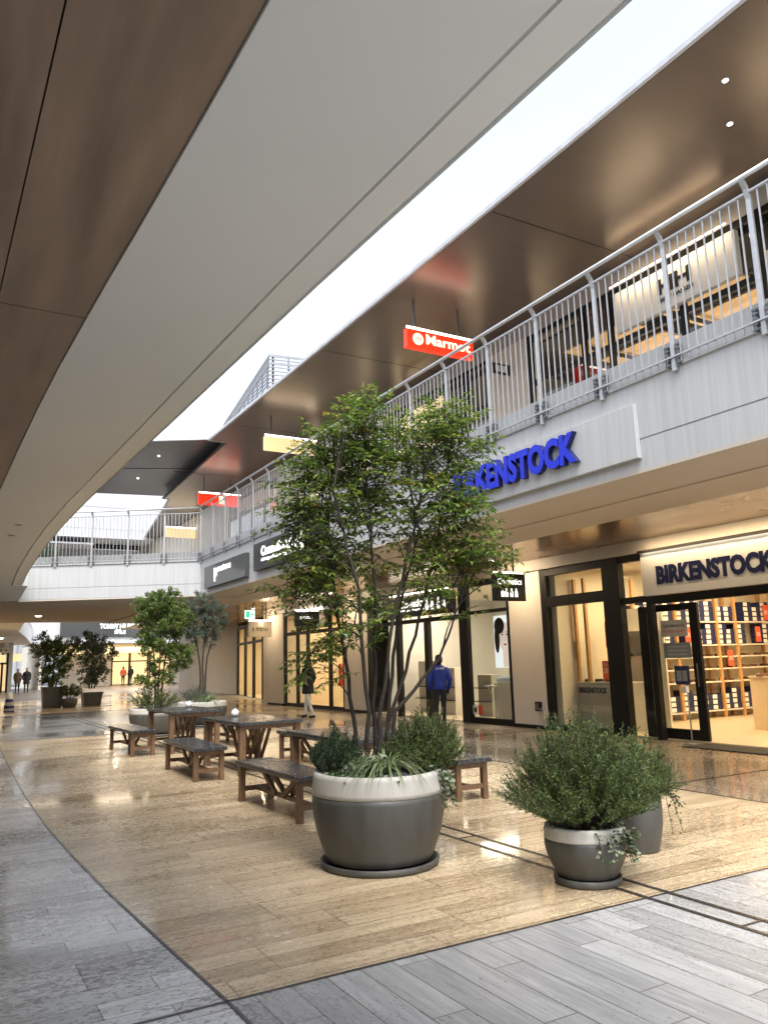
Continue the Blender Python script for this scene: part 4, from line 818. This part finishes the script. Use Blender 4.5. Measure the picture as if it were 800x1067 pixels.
# ================================================================ FURNITURE
def make_bench(L=1.85, Wd=.46, H=.45, name='bench', cat='bench', label='', group='', th=.05):
    t = thing(name, label, cat, (0, 0, 0), 0, group)
    b = MB(); b.box(-Wd/2, Wd/2, -L/2, L/2, H-th, H); b.build('seat' if cat == 'bench' else 'table_top', 'gran', t, bevel=.006)
    lw = .065 if cat == 'bench' else .09; ix, iy = Wd/2-lw/2-.02, L/2-.10
    b = MB()
    for y in (-iy, iy): b.beam((-ix, y, H-th-.03), (ix, y, H-th-.03), .06, .055)
    b.beam((0, -iy, H-th-.03), (0, iy, H-th-.03), .06, .05); b.build('under_frame', 'wood', t)
    for sx in (-1, 1):
        for sy in (-1, 1):
            b = MB(); b.beam((sx*ix, sy*iy, 0), (sx*ix, sy*iy, H-th), lw, lw, upv=(0, 1, 0)); b.build('leg', 'wood', t, bevel=.004)
    zz = .14
    for sy in (-1, 1):
        b = MB(); b.beam((-ix+lw/2, sy*iy, zz), (ix-lw/2, sy*iy, zz), .045, .05); b.build('end_stretcher', 'wood', t)
    b = MB(); b.beam((0, -iy+.023, zz), (0, iy-.023, zz), .05, .04); b.build('long_stretcher', 'wood', t)
    for sy in (-1, 1):
        for sx in ((-.05, .05) if cat == 'bench' else (-.14, -.05, .05, .14)):
            b = MB(); b.beam((sx, sy*.10, zz+.02), (sx, sy*(iy-.28), H-th-.01), .03, .055); b.build('brace', 'wood', t)
    return t
b0 = make_bench(label='wooden bench with wet dark top nearest the big planter, left of the tables', group='benches round the tables', L=1.8)
b0.location = (3.45, 8.28, 0); b0.rotation_euler = (0, 0, .012)
dup(b0, (3.47, 11.73, 0), -.025, 'wooden bench with wet dark top in front of the middle table')
dup(b0, (3.42, 15.55, 0), .03, 'wooden bench with wet dark top farthest left, before the farthest table')
dup(b0, (5.38, 8.28, 0), -.02, 'bench showing its end just right of the big planter')
dup(b0, (5.38, 11.77, 0), 0, 'bench behind the middle table on the shop side')
dup(b0, (5.38, 15.55, 0), 0, 'bench behind the farthest table on the shop side')
t0 = make_bench(1.75, .98, .74, 'table', 'table', 'wooden table with wet dark top nearest the big planter, mostly hidden by it', 'tables in a row', .045)
t0.location = (4.37, 8.35, 0)
dup(t0, (4.37, 11.8, 0), .012, 'middle wooden table with wet dark top and a white pot on it')
dup(t0, (4.37, 15.5, 0), 0, 'farthest wooden table with wet dark top beside the bright green tree')
for i, (x, y) in enumerate(((4.3, 12.3), (4.6, 15.9))):
    s = thing('table_pot', 'small round white pot on the %s table' % ['middle', 'farthest'][i], 'pot', (x, y, .74)); b = MB(); b.lathe([(.035, 0), (.06, .04), (.058, .08), (.035, .11), (.03, .11)], (x, y, .74), 18); b.build('body', 'plastic', s, True); b = MB(); b.lathe([(.03, 0), (.03, .015), (.001, .02)], (x, y, .85), 14); b.build('lid', 'steel', s, True)

# ================================================================ PLANTERS
def planter(x, y, r, h, label, band=.14, rb=.8, saucer=True, mats=('pot', 'potw'), name='planter', bulge=1.035):
    t = thing(name, label, 'planter', (x, y, 0))
    z0 = .05 if saucer else 0; zb = h-band*h*1.25 if band else h
    def rad(z): u = z/h; return r*(rb+(bulge-rb)*math.sin(min(1, u/.7)*pi/2)) if u < .7 else r*(bulge+(1-bulge)*((u-.7)/.3)**1.7)
    n = 12; prof = [(rad(0)*.96, z0)]+[(rad(zb*i/n), z0+.01+(zb-z0-.01)*i/n) for i in range(n+1)]
    if not band: prof += [(r*.93, zb), (r*.93, zb-.05)]
    b = MB(); b.lathe(prof, (x, y, 0), 56); b.build('body', mats[0], t, True)
    if band:
        b = MB(); b.lathe([(rad(zb)-.004, zb), (rad(zb)+.002, zb+.001)]+[(rad(zb+(h-zb)*i/5)+.002, zb+(h-zb)*i/5) for i in range(1, 6)]+[(r-.02, h+.006), (r-.05, h), (r-.055, h-.06)], (x, y, 0), 56); b.build('rim_band', mats[1], t, True)
    b = MB(); b.lathe([(.001, h-.07), (r-.05, h-.055)], (x, y, 0), 32); b.f = b.f[:-2]; b.build('soil', 'soil', t)
    if saucer:
        b = MB(); b.lathe([(rad(0)*1.06, 0), (rad(0)*1.10, .01), (rad(0)*1.12, .05), (rad(0)*1.07, .052), (rad(0)*1.04, .03), (.001, .03)], (x, y, 0), 48); b.build('saucer', mats[0], t, True)
    return t
def clump_tree(name, label, base, stems, clusters, mat, nclus, leafL, leafW, seed, comp=True, nper=7, ymat=None, rst=.02, stem_paths=None, cat='tree', yfrac=.0):
    """multi-stem tree; stems = list of polylines in world space; clusters=(centre, radii) ellipsoids"""
    r = random.Random(seed); t = thing(name, label, cat, base)
    bs = MB(); pts = []
    for st in stems:
        st = [Vector(p) for p in st]; path = []
        for i in range(len(st)-1):
            for k in range(5):
                u = k/5; path.append(st[i].lerp(st[i+1], u)+Vector((r.uniform(-1, 1), r.uniform(-1, 1), 0))*.012)
        path.append(st[-1]); n = len(path)
        bs.tube(path, [max(.005, rst*(1-.75*i/n)) for i in range(n)], 8)
        pts += path[int(n*.3):]
    lf = MB(); tot = sum(c[2] for c in clusters)
    br = MB()
    for c, rad, wgt in clusters:
        c = Vector(c)
        for _ in range(int(nclus*wgt/tot)):
            d = rdir(r)*(r.random()**(1/2.2)); tip = c+Vector((d.x*rad[0], d.y*rad[1], d.z*rad[2]))
            cand = [p for p in pts if p.z < tip.z+.1] or pts
            s = min(r.sample(cand, min(30, len(cand))), key=lambda p: (p-tip).length+abs(tip.z-p.z-.25)*.4)
            mid = s.lerp(tip, .5)+Vector((0, 0, .12)); path = bez(s, mid, tip, 5); br.tube(path, [.007, .006, .005, .004, .003, .0015], 4)
            if len(pts) < 700: pts.append(path[3])
            main = (tip-s).normalized()
            for j in range(nper):
                u = .45+.55*(j+1)/nper; k = min(4, int(u*5)); p = path[k].lerp(path[k+1], u*5-k) if k < 5 else tip
                dd = (main*.5+rdir(r, -.35, .8)).normalized(); LL = leafL*r.uniform(.7, 1.2)
                if comp:
                    rach = [p+dd*LL*3.6*q+Vector((0, 0, -1))*(.35*q*q*LL*3.6*.6) for q in (0, .25, .5, .75, 1)]
                    br.tube([rach[0], rach[2], rach[4]], [.0018, .0014, .001], 3)
                    side = dd.cross(Vector((0, 0, 1)));  side = side.normalized() if side.length > .05 else Vector((1, 0, 0))
                    mi = 1 if r.random() < yfrac else 0
                    for q in range(1, 5):
                        for sg in (-1, 1):
                            ld = (side*sg+dd*.45+Vector((0, 0, r.uniform(-.9, .15)))).normalized()
                            lf.leaf(rach[q-0 if q < 5 else 4], ld, (Vector((0, 0, 1))+rdir(r)*.4), LL*r.uniform(.65, 1.25), leafW*r.uniform(.7, 1.3), mi)
                    lf.leaf(rach[4], dd+Vector((0, 0, -.4)), Vector((0, 0, 1))+rdir(r)*.3, LL, leafW, mi)
                else:
                    for q in range(6):
                        lf.leaf(p+rdir(r)*leafL*.6, (rdir(r, -.3, 1)+main*.5), rdir(r), LL, leafW, 1 if r.random() < yfrac else 0)
    bs.build('trunk', 'bark', t, True); br.build('branches', 'bark', t); lf.build('crown', [mat, ymat or mat], t)
    return t
# view-aligned helper: lateral vector for a thing at (x, y)
def lat(x, y): n = Vector((x, y, 0)).normalized(); return Vector((n.y, -n.x, 0)), n
# --- big planter with the ash tree
bx, by = 3.17, 5.68
planter(bx, by, .505, .70, 'large round grey planter with white rim band holding the tall multi stem tree', band=.18, rb=.82)
U, N = lat(bx, by); Bp = Vector((bx, by, 0))
def LP(u, z, dd=0): return Bp+U*u+N*dd+Vector((0, 0, z))
def px_uz(px, py):   # tabulated photo proportions -> metres beside the planter (lateral, height)
    dh = (px-392)/815; return dh*6.75*1.02, None
stems = [[LP(-.14, .62, 0), LP(-.18, 1.1, .1), LP(-.30, 1.9, .12), LP(-.38, 2.7, .1), LP(-.30, 3.5, .05)],
         [LP(-.02, .62, .05), LP(-.02, 1.2, .0), LP(.02, 2.0, -.1), LP(-.02, 2.8, -.15), LP(-.05, 3.65, -.1)],
         [LP(.0, .62, -.08), LP(.04, 1.2, -.15), LP(.18, 2.0, -.2), LP(.40, 2.8, -.15), LP(.55, 3.5, -.1)],
         [LP(.06, .62, .0), LP(.10, 1.05, .05), LP(.34, 1.75, .1), LP(.55, 2.5, .15), LP(.72, 3.4, .1)],
         [LP(.04, .62, .1), LP(.1, 1.1, .2), LP(.2, 1.9, .35), LP(.42, 2.7, .4), LP(.30, 3.5, .3)],
         [LP(-.10, .62, -.06), LP(-.06, 1.15, -.2), LP(-.12, 2.1, -.35), LP(-.3, 2.9, -.35), LP(-.2, 3.5, -.3)],
         [LP(.08, .62, .05), LP(.16, 1.15, .0), LP(.52, 1.55, .0), LP(.72, 2.0, .05)]]
cl = [((-.10, 3.40), (.36, .40, .36), 1.1), ((-.45, 2.95), (.40, .40, .42), 1.2), ((.12, 2.95), (.42, .5, .42), 1.3), ((.62, 3.35), (.40, .40, .34), 1.1),
      ((.74, 2.85), (.34, .40, .42), 1.0), ((.42, 2.45), (.45, .45, .32), .65), ((-.30, 2.35), (.40, .40, .35), 1.), ((-.2, 1.85), (.42, .40, .30), .6), ((.80, 2.35), (.30, .35, .25), .45),
      ((.50, 2.0), (.30, .3, .22), .25), ((1.02, 2.32), (.22, .2, .16), .16), ((-.62, 2.1), (.26, .3, .2), .3), ((-.42, 1.5), (.28, .3, .18), .22), ((.02, 3.72), (.10, .12, .14), .12), ((.66, 3.68), (.16, .16, .12), .12), ((-.68, 2.75), (.18, .2, .3), .25)]
clusters = [(tuple(LP(c[0], c[1])), rad, wt) for c, rad, wt in cl]
clump_tree('ash_tree', 'tall multi stem tree with airy green crown growing in the big planter', (bx, by, .63), stems, clusters, 'leafA', 350, .064, .026, 11, True, 6, 'leafY', rst=.021, yfrac=.02)
def grass_tuft(name, label, base, n, L, mat, seed, cat='grass plant', wd=.009):
    r = random.Random(seed); t = MB(); B = Vector(base)
    for i in range(n):
        a = r.uniform(0, 2*pi); ln = L*r.uniform(.6, 1.15); out = r.uniform(.5, 1.); d = Vector((cos(a), sin(a), 0)); p0 = B+d*r.uniform(0, .04)
        pts = [p0+d*ln*out*.8*u+Vector((0, 0, ln*(.95*u-1.15*u*u*out))) for u in [k/6 for k in range(7)]]; sd_ = Vector((-d.y, d.x, 0)); v = []
        for k, p in enumerate(pts): w_ = wd/2*(1-(k/6)**2*.9); v += [p-sd_*w_, p+sd_*w_]
        t.add(v, [(2*k, 2*k+1, 2*k+3, 2*k+2) for k in range(6)])
    return tag(t.build(name, mat), label, cat)
def ivy(name, label, base, n, seed, r0=.0, r1=.5, drop=.3, ang=(0, 2*pi), size=.045, pale=.4, hgt=.12):
    r = random.Random(seed); t = thing(name, label, 'ivy', base); st = MB(); lf = MB(); B = Vector(base)
    for i in range(n):
        a = r.uniform(*ang); d = Vector((cos(a), sin(a), 0)); dl = drop*r.random()
        p = [B+d*r0, B+d*(r0+(r1-r0)*.6)+Vector((0, 0, hgt*r.uniform(.3, 1.2))), B+d*(r1+.03), B+d*(r1+.05+.05*r.random())+Vector((0, 0, -dl))]
        path = bez(p[0], p[1], p[2], 5)+[p[2].lerp(p[3], q) for q in (.35, .7, 1)]; st.tube(path, .0025, 3)
        for q in path:
            for k in range(3):
                lf.leaf(q+rdir(r)*.02, d*.4+rdir(r, -.6, .6), d+Vector((0, 0, .8))+rdir(r)*.3, size*r.uniform(.7, 1.3), size*.8*r.uniform(.7, 1.2), 1 if r.random() < pale else 0, .1)
    st.build('stems', 'bark', t); lf.build('leaves', ['ivy', 'ivyw'], t); return t
pb = LP(.36, .64, .05)
fine_shrub('shrub', 'feathery dark green shrub spilling over the right of the big planter', tuple(pb), 150, .52, .36, 'leafF', 5, per=42, brn=4, leafL=.026, leafW=.007, lean=(.12, 0), droop=.7)
pb = LP(-.33, .64, .0); fine_shrub('rosemary', 'upright dark rosemary at the left of the big planter', tuple(pb), 110, .40, .22, 'leafD', 6, per=44, brn=1, leafL=.03, leafW=.007)
grass_tuft('grass_tuft', 'arching pale striped grass at the front of the big planter', tuple(LP(.06, .68, -.26)), 190, .52, 'grass', 8, wd=.011)
aF = math.atan2(-N.y, -N.x)
ivy('ivy', 'variegated ivy along the front left rim of the big planter', (bx, by, .68), 56, 9, .08, .37, .01, (aF-1.5, aF+.3), hgt=.24, pale=.25)
ivy('ivy', 'variegated ivy hanging over the right rim of the big planter', (bx, by, .66), 26, 10, .3, .50, .24, (aF+1.1, aF+1.75), hgt=.12)
# --- second planter
cx, cy = 4.10, 4.38
planter(cx, cy, .275, .38, 'small round grey planter with white rim band in the right foreground', band=.17, rb=.76)
U2, N2 = lat(cx, cy)
fine_shrub('shrub', 'large feathery green shrub bursting out of the small foreground planter', (cx, cy, .33), 300, .80, .56, 'leafF', 21, per=46, brn=5, leafL=.026, leafW=.007, droop=.70)
a2 = math.atan2(-N2.y, -N2.x)
ivy('ivy', 'white edged ivy trailing over the right rim of the small foreground planter', (cx, cy, .34), 18, 22, .1, .27, .18, (a2+.3, a2+1.5), size=.032, pale=.4)
grass_tuft('grass_tuft', 'dark wispy grass at the left rim of the small foreground planter', (cx-.18*U2.x-.1*N2.x, cy-.18*U2.y-.1*N2.y, .34), 50, .26, 'leafD', 23, wd=.006)
ox, oy = 5.06, 4.80
planter(ox, oy, .20, .42, 'plain grey planter half hidden behind the small foreground planter', band=0, rb=.8, saucer=False)
fine_shrub('shrub', 'feathery green shrub leaning right from the half hidden grey planter', (ox, oy, .38), 110, .55, .36, 'leafF', 31, per=40, brn=4, droop=.8, leafL=.026, leafW=.007)
ivy('ivy', 'thin ivy strands dangling from the right of the half hidden planter', (ox, oy, .42), 7, 32, .05, .26, .32, (aF+1.2, aF+1.9), size=.03, pale=.1)
# --- bright tree planter
gx, gy = 4.74, 18.9
planter(gx, gy, .62, .62, 'grey planter with white rim behind the farthest table holding the bright tree', band=.16)
Bg = Vector((gx, gy, 0)); Ug, Ng = lat(gx, gy)
G_ = lambda u, z, d=0: tuple(Bg+Ug*u+Ng*d+Vector((0, 0, z)))
clump_tree('bright_tree', 'bright green bushy small tree behind the farthest table', (gx, gy, .55), [[G_(-.05, .5), G_(-.1, 1.5), G_(-.2, 2.6), G_(-.2, 3.2)], [G_(.05, .5), G_(.1, 1.5, .1), G_(.3, 2.6, .1), G_(.35, 3.1)], [G_(0, .5), G_(0, 1.5, -.1), G_(.05, 3.2, -.1)]],
  [(G_(-.25, 2.85), (.5, .5, .45), 1.3), (G_(.3, 2.6), (.5, .5, .5), 1.2), (G_(-.1, 2.1), (.55, .5, .5), 1.), (G_(.45, 1.8), (.4, .4, .4), .6), (G_(-.05, 1.3), (.55, .5, .35), .6), (G_(.1, 3.15), (.4, .4, .25), .5)], 'leafB', 470, .07, .03, 41, False, 6, rst=.025)
fine_shrub('shrub', 'green underplanting at the foot of the bright tree', (gx-.1, gy, .5), 60, .6, .65, 'leafF', 42, leafL=.05, leafW=.015, per=20)
# --- olive planter
lx, ly = 6.4, 20.9
planter(lx, ly, .62, .62, 'grey planter with white rim holding the silvery olive tree', band=.16)
Bo = Vector((lx, ly, 0)); Uo, No = lat(lx, ly); O_ = lambda u, z, d=0: tuple(Bo+Uo*u+No*d+Vector((0, 0, z)))
clump_tree('olive_tree', 'silvery grey green olive tree with bare stems in front of the far shops', (lx, ly, .55), [[O_(-.05, .5), O_(-.08, 1.6), O_(-.3, 2.7), O_(-.3, 3.3)], [O_(.04, .5), O_(.08, 1.6), O_(.3, 2.6), O_(.35, 3.3)], [O_(0, .5), O_(0, 1.7, .1), O_(.05, 3.4, .1)]],
  [(O_(-.1, 3.1), (.5, .45, .45), 1.2), (O_(.3, 2.8), (.45, .45, .45), 1.), (O_(-.35, 2.5), (.35, .4, .35), .8), (O_(.1, 2.25), (.45, .4, .3), .5)], 'leafO', 300, .065, .018, 51, False, 6, rst=.03)
grass_tuft('grass_tuft', 'pale grassy plant in the olive tree planter', (lx+.05, ly-.3, .58), 180, .7, 'grass', 52, wd=.02)
fine_shrub('shrub', 'grey green lavender like plant in the olive tree planter', (lx-.2, ly, .55), 70, .5, .45, 'leafO', 53, leafL=.05, leafW=.012, per=18, brn=1)
# --- far planters
def sq_planter(x, y, w_, h, label):
    t = thing('planter', label, 'planter', (x, y, 0)); b = MB(); k = w_/2
    v = [(x-k*.85, y-k*.85, 0), (x+k*.85, y-k*.85, 0), (x+k*.85, y+k*.85, 0), (x-k*.85, y+k*.85, 0), (x-k, y-k, h), (x+k, y-k, h), (x+k, y+k, h), (x-k, y+k, h)]
    b.add(v, [(3, 2, 1, 0), (4, 5, 6, 7), (0, 1, 5, 4), (1, 2, 6, 5), (2, 3, 7, 6), (3, 0, 4, 7)]); b.build('body', 'pot', t, bevel=.02)
    b = MB(); b.box(x-k-.02, x+k+.02, y-k-.02, y-k+.05, h-.06, h+.01); b.box(x-k-.02, x-k+.05, y-k+.05, y+k, h-.06, h+.01); b.box(x+k-.05, x+k+.02, y-k+.05, y+k, h-.06, h+.01); b.build('rim', 'pot', t)
for i, (x, y, lab, sd_) in enumerate(((4.65, 36.2, 'far left dark square planter under the footbridge', 61), (6.3, 36.6, 'right dark square planter under the footbridge', 62))):
    sq_planter(x, y, .8, (.85, .55)[i], lab); B_ = Vector((x, y, 0)); Uf, Nf = lat(x, y); F_ = lambda u, z, d=0: tuple(B_+Uf*u+Nf*d+Vector((0, 0, z)))
    clump_tree('far_tree', 'dark small tree in the %s far planter' % ['left', 'right'][i], (x, y, .7), [[F_(-.1, .7), F_(-.3, 1.8), F_(-.3, 2.9)], [F_(.1, .7), F_(.3, 1.8), F_(.4, 2.8)], [F_(0, .7), F_(0, 2.9)]],
      [(F_(-.3, 2.5), (.75, .6, .6), 1), (F_(.35, 2.3), (.75, .6, .6), 1), (F_(0, 1.6), (.8, .6, .5), .8), (F_(0, 1.05), (.6, .6, .3), .4)], ['leafF', 'leafO'][i], 230, .13, .05, sd_, False, 4, rst=.03)
planter(5.25, 35.6, .32, .36, 'low bowl planter between the two dark far planters', band=0, saucer=False)
fine_shrub('shrub', 'leafy plant with pale flowers in the low far bowl', (5.25, 35.6, .33), 50, .6, .55, 'leafF', 63, leafL=.08, leafW=.03, per=14)

# ================================================================ CONE, PEOPLE
s = thing('safety_cone', 'white stand cone with blue stripes on the far left floor', 'cone', (2.85, 34.0, 0))
b = MB(); b.box(2.66, 3.04, 33.85, 34.15, 0, .05); b.build('base', 'bluep', s, bevel=.01)
prof = [(.20, .07), (.165, .26), (.14, .38), (.115, .5), (.08, .68), (.07, .70)]
b = MB(); b.lathe([(.19, .07), (.10, .74), (.001, .75)], (2.85, 34, 0), 20); b.build('body', 'plastic', s, True)
for z in (.14, .38):
    b = MB(); rr_ = lambda q: .19-.09*(q-.07)/.67+.004; b.lathe([(rr_(z), z), (rr_(z+.11), z+.11)], (2.85, 34, 0), 20); b.f = b.f[:-2]; b.build('stripe', 'bluep', s, True)
def person(label, x, y, rz, H=1.65, body='coat', top=None, legs='trouserw', hair='long', stride=.12, loc_group=None, coat_len=.85, fingers=True, rootname='person'):
    t = thing(rootname, label, 'person', (x, y, 0), rz); k = H/1.72
    J = []; Ed = []; Rd = []
    def j(p, r, par=None):
        J.append(tuple(c*k for c in p)); Rd.append((r[0]*k, r[1]*k) if isinstance(r, tuple) else (r*k, r*k))
        if par is not None: Ed.append((par, len(J)-1))
        return len(J)-1
    pel = j((0, 0, .96), (.14, .11)); sp = j((0, 0, 1.14), (.13, .10), pel); ch = j((0, 0, 1.34), (.155, .11), sp); nk = j((0, .01, 1.49), .055, ch); hd = j((0, .025, 1.58), (.075, .085), nk); ht = j((0, .02, 1.66), (.07, .085), hd)
    for sx in (-1, 1):
        a = j((sx*.16, 0, 1.41), .06, ch); e = j((sx*.23, -.03, 1.15), .045, a); w_ = j((sx*.22, .09, .93), .032, e); h = j((sx*.215, .115, .87), .036, w_)
        if fingers:
            for q in range(4):
                f1 = j((sx*.215+(q-1.5)*.004, .10+q*.019-.01, .815), .011, h); j((sx*.21, .105+q*.017, .785+.006*(q % 2)), .009, f1)
            f1 = j((sx*.195, .15, .85), .012, h); j((sx*.19, .165, .82), .010, f1)
        st = stride*sx; hp = j((sx*.085, 0, .88), (.09, .10), pel); kn = j((sx*.09, st*.8+.03, .49), .06, hp); an = j((sx*.09, st*1.4-(.06 if sx < 0 else 0), .09), .042, kn); j((sx*.095, st*1.4+.13-(.06 if sx < 0 else 0), .045), (.04, .035), an)
    me = bpy.data.meshes.new('body'); me.from_pydata(J, Ed, []); o = bpy.data.objects.new('body', me); C.objects.link(o); o.parent = t
    me.materials.append(MT[legs]); md = o.modifiers.new('skin', 'SKIN'); md.use_smooth_shade = True
    sv = me.skin_vertices[0].data
    for i, r_ in enumerate(Rd): sv[i].radius = r_
    sv[0].use_root = True
    o.modifiers.new('sub', 'SUBSURF').levels = 1; o.modifiers['sub'].render_levels = 2
    W = t.matrix_basis
    def part(nm, mb, mat, sm=True):
        mb.v = [tuple(W @ (Vector(v)*k)) for v in mb.v]; return mb.build(nm, mat, t, sm)
    # head skin, hair
    b = MB(); b.lathe([(.02, 1.50), (.06, 1.53), (.078, 1.58), (.083, 1.63), (.075, 1.68), (.04, 1.72), (.001, 1.73)], (0, .035, 0), 18, sy=1.12)
    b.ball((0, .135, 1.60), .014, 6); b.ball((-.085, .03, 1.605), .018, 6, 0, 1.5); b.ball((.085, .03, 1.605), .018, 6, 0, 1.5); part('face', b, 'skin')
    b = MB()
    for sx in (-.03, .03): b.ball((sx, .118, 1.625), .009, 6)
    part('eye', b, 'hair')
    b = MB()
    if hair == 'long': b.lathe([(.12, 1.26), (.125, 1.36), (.115, 1.50), (.105, 1.62), (.09, 1.70), (.05, 1.75), (.001, 1.76)], (0, -.015, 0), 18, sy=.95, wob=.12)
    else: b.lathe([(.07, 1.55), (.09, 1.60), (.095, 1.66), (.08, 1.72), (.045, 1.755), (.001, 1.76)], (0, .0, 0), 18, wob=.06)
    part('hair', b, 'hair')
    z0 = coat_len; fl = .22 if coat_len < .9 else .17
    b = MB(); b.lathe([(fl-.01, z0), (fl, z0+.01), (fl*.95, z0+.12), (.175 if fl > .2 else .165, 1.10), (.19, 1.28), (.205, 1.38), (.15, 1.46), (.075, 1.51), (.06, 1.51)], (0, 0, 0), 24, sy=.72, wob=.1); part('jacket', b, body)
    for sx in (-1, 1):
        b = MB(); b.tube([(sx*.15, 0, 1.42), (sx*.20, -.01, 1.33), (sx*.245, -.035, 1.15), (sx*.24, .03, 1.03), (sx*.222, .085, .94)], [.075, .075, .064, .055, .05], 12); part('sleeve', b, body)
        a_ = stride*sx*1.4-(.06 if sx < 0 else 0); b = MB(); b.tube([(sx*.09, a_-.06, .045), (sx*.092, a_+.02, .055), (sx*.095, a_+.12, .04), (sx*.095, a_+.17, .032)], [.035, .048, .042, .02], 10); part('shoe', b, 'shoeb')
    return t, part
t, part = person('woman with long dark hair in bulky black coat and white trousers', 9.6, 21.2, radians(25), 1.66, 'coat', None, 'trouserw', 'long', .15, coat_len=.70)
b = MB(); b.lathe([(.05, .98), (.12, .99), (.14, 1.1), (.12, 1.24), (.05, 1.26)], (-.26, -.05, 0), 14, sx=.5); part('shoulder_bag', b, 'bagg')
t, part = person('man seen from behind in a royal blue jacket with white back lettering', 10.15, 15.2, radians(-25), 1.62, 'jacket', None, 'trouserd', 'short', .02, coat_len=.93)
o = text('STAFF', t, 'lettdim', (0, 0, 0), XP, .2, .045, .008, .01, 'back_lettering')
# place lettering on the back in local space (back is -y)
o.data.transform(Matrix.Translation(-o.data.vertices[0].co*0)); me = o.data
Wm = t.matrix_basis
for v in me.vertices:
    q = Wm @ v.co; v.co = Vector((q.x-.10, q.y-.155, q.z+1.32))
person('shopper in a black knee length coat near the far left shops', 6.25, 62.2, radians(170), 1.72, 'coat', None, 'trouserd', 'short', .1, coat_len=.6, fingers=False)
person('shopper in a tan coat beside the one in black at the far left', 5.72, 62.8, radians(170), 1.66, 'tan_coat', None, 'trouserd', 'short', .1, coat_len=.7, fingers=False)
person('distant pedestrian in dark clothes outside in the daylight at the end of the passage', 11.6, 100, radians(180), 1.75, 'coat', None, 'trouserd', 'short', .1, coat_len=.85, fingers=False)
person('customer in a dark red top standing before the far lit shop window', 15.5, 74.6, radians(0), 1.65, 'red', None, 'trouserd', 'short', .0, coat_len=.9, fingers=False)
person('customer in black standing before the far lit shop window', 16.1, 74.4, radians(20), 1.70, 'coat', None, 'trouserd', 'short', .0, coat_len=.9, fingers=False)
